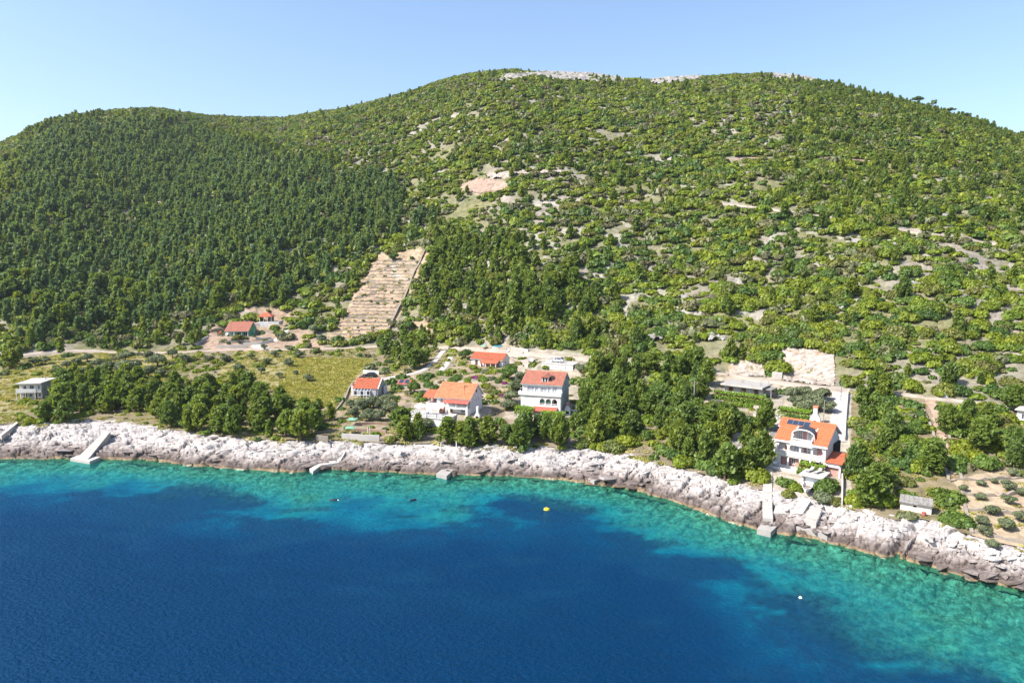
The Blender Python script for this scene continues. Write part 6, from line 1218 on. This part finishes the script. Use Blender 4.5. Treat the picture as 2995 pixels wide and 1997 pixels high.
slab('boat_ramp', 'white concrete boat ramp running from the boathouse into the sea', 'ramp', [(2275,1556),(2310,1562),(2372,1462),(2346,1450)], [.15, .15, 3.6, 3.6], 1.6, 'palecon'); slab('boat_ramp', 'long pale concrete ramp down the rocks at the left shore', 'ramp', [(226,1338),(256,1344),(323,1262),(309,1257)], [.6, .6, 4.0, 4.0], 2.4, 'concrete'); slab('concrete_pier', 'flat pale concrete landing at the foot of the left boat ramp', 'pier', [(205,1340),(262,1349),(293,1336),(235,1328)], .6, 1.4, 'palecon')
slab('bathing_platform', 'pale concrete platform on the rocks below the lower terraces', 'platform', [(905,1370),(940,1350),(985,1346),(1005,1316),(1012,1318),(992,1352),(940,1360),(915,1378)], [.6, 1.0, 1.1, 2.6, 2.6, 1.1, .8, .6], 1.8, 'palecon'); slab('bathing_platform', 'grey concrete block platform on the rocks left of the middle shore', 'platform', [(1276,1384),(1306,1392),(1330,1370),(1300,1366)], .75, 1.6, 'concrete'); slab('bathing_platform', 'small concrete block on the rocks in the middle shore', 'platform', [(1720,1398),(1738,1406),(1756,1398),(1738,1392)], .9, 1.3, 'concrete')
slab('bathing_platform', 'wide white sunbathing slab right of the boat ramp', 'platform', [(2325,1540),(2420,1566),(2450,1548),(2360,1520)], .95, 1.6, 'concrete'); slab('shore_terrace', 'white paved shore terrace beside the boathouse ramp', 'terrace', [(2262,1500),(2330,1500),(2352,1462),(2268,1478)], [1.7, 1.7, 2.8, 2.5], 1.5, 'palecon'); slab('shore_path', 'narrow concrete path descending the rocks at the far left', 'path', [(0,1270),(4,1274),(52,1236),(48,1232)], [3.6, 3.6, 4.4, 4.4], 1.0, 'palecon')
s_ = thing('shore_steps', 'white steps on the rocks right of the boat ramp', 'steps', (0, 0, 0), 0)
for i in range(5): P = at_z(2352+4*i, 1520-9*i, 2.0+.22*i); part('step', MB(Matrix.Translation(P) @ Matrix.Rotation(R(-40), 4, 'Z')).box(0, 1.8, 0, .5, -1.0, .1), 'palecon', s_)
for i, (a, b) in enumerate([(1290, 1312), (1335, 1306)]):
    p = thing('shore_post', ['left white post on the middle rocks', 'right white post on the middle rocks'][i], 'post', tuple(hit(a, b)[0]), 0, 'white posts on the rocks'); part('shaft', MB().tube((0, 0, -.4), (0, 0, 1.1), .12), 'white', p); part('cap', MB().tube((0, 0, 1.1), (0, 0, 1.2), .15), 'white', p)
# ================= J: stone hut, partial white house on the right edge =================
def hut():
    h = thing('stone_hut', 'small pale stone hut with grey slab roof near the olive grove', 'hut', W('J'), R(-32)); w, d = 4.2, 2.6
    walls(h, w, d, -1.0, 1.35, 'cream', front=[('o', 1.75, 2.2, .75, 1.2)], ridge=2.1, yr=1.3, gmat='stone'); part('dark_opening', MB().box(1.7, 2.25, .2, .24, .7, 1.22), 'dark', h)
    rf = part('roof', MB().prism([(-.25, 1.3), (1.3, 2.15), (d+.25, 1.3), (d+.25, 1.18), (1.3, 2.02), (-.25, 1.18)], 0, -.15, w+.15), 'slab', h)
    k = 0
    for r_ in range(3):
        for i in range(7): a = -.12+i*.635+.06*(r_ % 2); y0 = -.3+r_*.52; y1 = y0+.56; z = lambda y: 1.34+(y+.25)*.548; part('stone_slab', MB().prism([(y0, z(y0)+.08), (y1, z(y1)+.02), (y1, z(y1)-.03), (y0, z(y0)+.02)], 0, a, a+.60), 'slab', rf)
    p = thing('half_barrel', 'dark red barrel beside the stone hut corner', 'barrel', tuple(hit(2702, 1508)[0]), 0); part('drum', MB().lathe([(.28, 0), (.32, .3), (.28, .6)], 10), 'awning', p); part('hoop', MB().lathe([(.325, .27), (.335, .3), (.325, .33)], 10), 'metal', p)
    P = hit(2972, 1232)[0]; e = thing('edge_house', 'white house partly cut off at the right edge', 'house', tuple(P), R(-48)); walls(e, 8, 6, -1, 2.4, 'white', front=[('w', .8, 1.6, .6, 1.7), ('d', 2.4, 3.2, 0, 1.9), ('w', 4.4, 5.4, .6, 1.7)]); part('roof', MB().box(-.3, 8.3, -.6, 6.3, 2.401, 2.6), 'palecon', e)
    garden_wall('yard_wall', 'white yard wall at the right edge beside the cut-off house', [(2962,1256),(2980,1262),(2995,1266)], .8, .3, 'palecon', lumpy=.02)
hut()
# ================= olive trees and other single trees =================
OL = [('left group', [(368,1100,2.3),(312,1098,1.9),(368,1060,1.8),(435,1055,1.5),(460,1072,1.9),(435,1104,1.6),(470,1104,1.2),(253,1108,1.6),(288,1080,1.5),(505,1048,1.4),(256,1058,1.3),(196,1080,1.2),(133,1064,1.1),(102,1070,1.1),(340,1085,1.4),(400,1080,1.2),(282,1102,1.4),(225,1068,1.1),(540,1060,1.2),(168,1095,1.1)], 'on the rough slope above the left shore pines'),
      ('mid group', [(803,1044,1.3),(849,1029,1.1),(874,1046,1.4),(784,1066,1.2),(846,1072,1.4),(765,1093,1.2),(817,1105,1.0),(902,1116,1.3),(772,1022,1.1),(824,992,1.5),(920,975,1.8),(940,1000,1.6),(865,1095,.8),(735,1050,1.2),(700,1085,1.4),(660,1060,1.4),(905,1020,1.2),(955,965,1.4)], 'on the slope around the yellow field'),
      ('porch group', [(1060,1200,1.6),(1092,1192,1.7),(1122,1200,1.7),(1040,1222,1.6),(1080,1230,1.7),(1112,1232,1.6),(1145,1205,1.6),(1165,1222,1.5),(1130,1180,1.3),(1025,1195,1.3)], 'below the glass-porched house'),
      ('upper group', [(2312,1172,1.8),(2345,1168,1.7),(2376,1186,1.9),(2402,1172,1.7),(2360,1206,1.8),(2396,1204,1.8),(2418,1208,1.5),(2330,1190,1.5)], 'between the grey house road and the pink house'),
      ('tall house group', [(1508,1150,2.0),(1495,1178,1.9),(1522,1120,1.7),(1485,1200,1.6)], 'left of the three-storey house'),
      ('grove', [(2815,1436,1.1),(2869,1421,1.1),(2906,1413,.9),(2964,1392,1.4),(2947,1432,1.6),(2867,1461,1.2),(2952,1474,1.4),(2900,1505,1.5),(2985,1524,1.6),(2943,1550,1.8),(2871,1536,1.5),(2877,1565,1.5),(2902,1600,1.2),(2990,1450,1.3)], 'in the terraced olive grove')]
k = 0
for gname, lst, where in OL:
    order = sorted(range(len(lst)), key=lambda i: lst[i][0])
    for rank, i in enumerate(order):
        a, b, r = lst[i]; p = hit(a, b)[0]; o = thing('olive_tree', 'grey-green olive tree %s, %s from the left' % (where, 'first' if rank == 0 else ordinal(rank)), 'tree', (p[0], p[1], ground(p[0], p[1])-.25*r), k*1.1, 'olive trees '+where); r *= .72 if gname == 'grove' else 1.45 if gname == 'left group' else 1.15; o.scale = (r*2.15, r*2.1, r*1.85)
        link('trunk', OTRUNK[k % 3], o); link('crown', OLIVE[k % 5], o); k += 1
for nm, lab, a, b, r, me in [('carob_tree', 'big dark round tree right of the long low house porch', 1488, 1112, 3.0, BROAD[0]), ('carob_tree', 'dark tree behind the left end of the long low house', 1362, 1050, 2.2, BROAD[1]), ('windswept_tree', 'leaning grey-green tree left of the white umbrella terrace', 1250, 1256, 1.9, OLIVE[2]), ('carob_tree', 'round tree between the solar shed and the orange-roofed house', 1212, 1150, 2.2, BROAD[2]), ('carob_tree', 'dark tree standing alone in the yellow field', 903, 1112, 1.2, BROAD[0]), ('carob_tree', 'round tree in the upper part of the terraced field', 1152, 764, 2.6, BROAD[1]), ('carob_tree', 'green tree with bare trunk right of the terraced field wall', 1198, 968, 2.6, BROAD[2]), ('carob_tree', 'small green tree at the top right of the terraced field', 1206, 762, 1.4, BROAD[0]), ('carob_tree', 'dark round tree at the left foot of the terraced field', 936, 972, 2.0, BROAD[0])]:
    p = hit(a, b)[0]; o = thing(nm, lab, 'tree', (p[0], p[1], ground(p[0], p[1])-.2), len(lab)); o.scale = (r*1.9, r*1.9, r*1.6); link('trunk', OTRUNK[0], o); link('crown', me, o)
for i, (a, b, hh, ww) in enumerate([(2682,306,7,11), (2730,316,7,6), (2776,332,5,11), (2826,346,5,8), (2590,284,4,5)]):
    p = hit(a, b+6)[0]; o = thing('umbrella_pine', ['largest flat-topped pine on the right skyline', 'tall slim flat-topped pine on the right skyline, right of the largest', 'wide low flat-topped pine on the right skyline', 'dark low pine farthest right on the skyline', 'tiny sparse pine farthest left on the right skyline'][i], 'tree', (p[0], p[1], ground(p[0], p[1])-.2), i); o.scale = (ww*.9, ww*.9, hh); link('trunk', PTRUNK[i % 4], o)
    link('crown', bush(900+i, 'pineforest', per=60, sz=.12, full=True, name='crown', jit=.6, lob=[(.28*math.cos(q)*.9, .2*math.sin(q), .82+.08*math.sin(3*q+i), .16) for q in np.linspace(0, 5.5, 6)]+[(.05, 0, .9, .2)], flat=.6), o)
# ================= terraced field: dry stone walls, small vines =================
def inter(poly, row):
    xs_ = []
    for (x1, y1), (x2, y2) in zip(poly, poly[1:]+poly[:1]):
        if (y1 > row) != (y2 > row): xs_.append(x1+(row-y1)*(x2-x1)/(y2-y1))
    return (min(xs_), max(xs_)) if len(xs_) > 1 else None
TL = [(1094,752),(1244,729),(1221,783),(1206,812),(1183,872),(1168,899),(1145,948),(1137,962),(974,997),(951,990),(991,938),(1040,857),(1067,808)]
rows_ = [764,774,783,793,803,812,822,832,842,851,861,871,881,891,901,911,921,932,943,954,966,978,988]
for i, rw in enumerate(rows_):
    q = inter(TL, rw)
    if q is None: continue
    a, b = q; rr = np.random.default_rng(i); a += rr.uniform(4, 14); b -= rr.uniform(1, 4); n = max(int((b-a)/16), 3)
    pts = [(a+(b-a)*t, rw+rr.normal()*.8+(1.5 if i % 2 else -1)*(t-.5)) for t in np.linspace(0, 1, n)]
    garden_wall('dry_stone_wall', 'dry stone terrace wall in the terraced field, %s from the top' % ('first' if i == 0 else ordinal(i)), pts, .38, .45, 'stone', group='terrace walls of the terraced field', lumpy=.16, seg=.6, lift=.02)
garden_wall('boundary_wall', 'long stone wall running up the right edge of the terraced field', [(1245,729),(1221,783),(1206,812),(1183,872),(1168,899),(1145,948),(1136,968)], 1.0, .6, 'stone', lumpy=.12)
for i, (p_, lab) in enumerate([([(2795,1402),(2850,1405),(2905,1404),(2995,1398)], 'topmost low stone wall of the olive grove'), ([(2815,1446),(2880,1452),(2940,1450),(2995,1440)], 'second low stone wall of the olive grove'), ([(2830,1492),(2890,1496),(2960,1504)], 'third low stone wall of the olive grove'), ([(2850,1556),(2920,1575),(2995,1590)], 'lowest stone wall of the olive grove'), ([(2812,1430),(2826,1500),(2842,1560)], 'stone wall along the left edge of the olive grove'), ([(2690,1180),(2722,1250),(2752,1330),(2776,1410)], 'tumbled stone wall along the left side of the dirt path'), ([(2764,1188),(2770,1260),(2794,1330),(2812,1404)], 'tumbled stone wall along the right side of the dirt path'), ([(2700,1163),(2740,1166)], 'pale wall at the top of the dirt path'), ([(2480,1150),(2474,1220),(2470,1290)], 'low wall along the right edge of the driveway'), ([(2462,1385),(2463,1430),(2462,1480)], 'white garden wall right of the pink house bushes')]):
    garden_wall('stone_wall', lab, p_, .38 if i < 8 else .9, .45 if i < 8 else .25, 'stone' if i < 8 else 'palecon', group='low stone walls', lumpy=.14 if i < 8 else .02, seg=.7)
rr = np.random.default_rng(77); k = 0; VN = []
while k < 46:
    a, b = rr.uniform(960, 1235), rr.uniform(760, 985)
    if not inpoly(np.array([a]), np.array([b]), TL)[0] or not inpoly(np.array([a-8]), np.array([b]), TL)[0]: continue
    VN.append((a, b, rr.uniform(.35, .95))); k += 1
VN.sort(key=lambda v: v[1])
for i, (a, b, r) in enumerate(VN):
    p = hit(a, b)[0]; o = link('terrace_shrub', (DARK_N if r > .6 else GM['olive'])[i % 2]); o.location = (p[0], p[1], ground(p[0], p[1])-.05); o.scale = (r, r, r*1.1); o.rotation_euler = (0, 0, i); tag(o, 'small %s shrub on the terraced field, %s from the top' % ('dark' if r > .6 else 'greyish', 'first' if i == 0 else ordinal(i)), 'shrub', 'small shrubs on the terraced field')
# ================= floats on the sea =================
for i, (a, b, lab) in enumerate([(975, 1463, 'left dark mooring float on the sea'), (1208, 1463, 'right dark mooring float on the sea')]):
    p = at_z(a, b, 0); o = thing('mooring_float', lab, 'float', (float(p[0]), float(p[1]), 0), i*.6, 'dark mooring floats'); part('body', MB(Matrix.Rotation(R(90), 4, 'Y')).lathe([(.05, -.75), (.25, -.6), (.3, 0), (.25, .6), (.05, .75)], 10), 'black', o); part('ring', MB().tube((.75, 0, .05), (.95, 0, .1), .06), 'metal', o)
p = at_z(1599, 1490, 0); o = thing('yellow_buoy', 'round yellow buoy on the dark water in the middle of the bay', 'buoy', (float(p[0]), float(p[1]), 0), 0); part('body', MB().lathe([(.05, -.3), (.45, -.15), (.55, .05), (.45, .25), (.15, .38)], 12), 'yellow', o); part('loop', MB().tube((0, 0, .35), (0, 0, .55), .07), 'metal', o)
p = at_z(2341, 1748, 0); o = thing('white_buoy', 'tiny white buoy off the pier in turquoise water', 'buoy', (float(p[0]), float(p[1]), 0), 0); part('body', MB().lathe([(.05, -.2), (.2, -.05), (.22, .08), (.1, .22)], 10), 'frame', o); part('loop', MB().tube((0, 0, .2), (0, 0, .32), .04), 'metal', o)
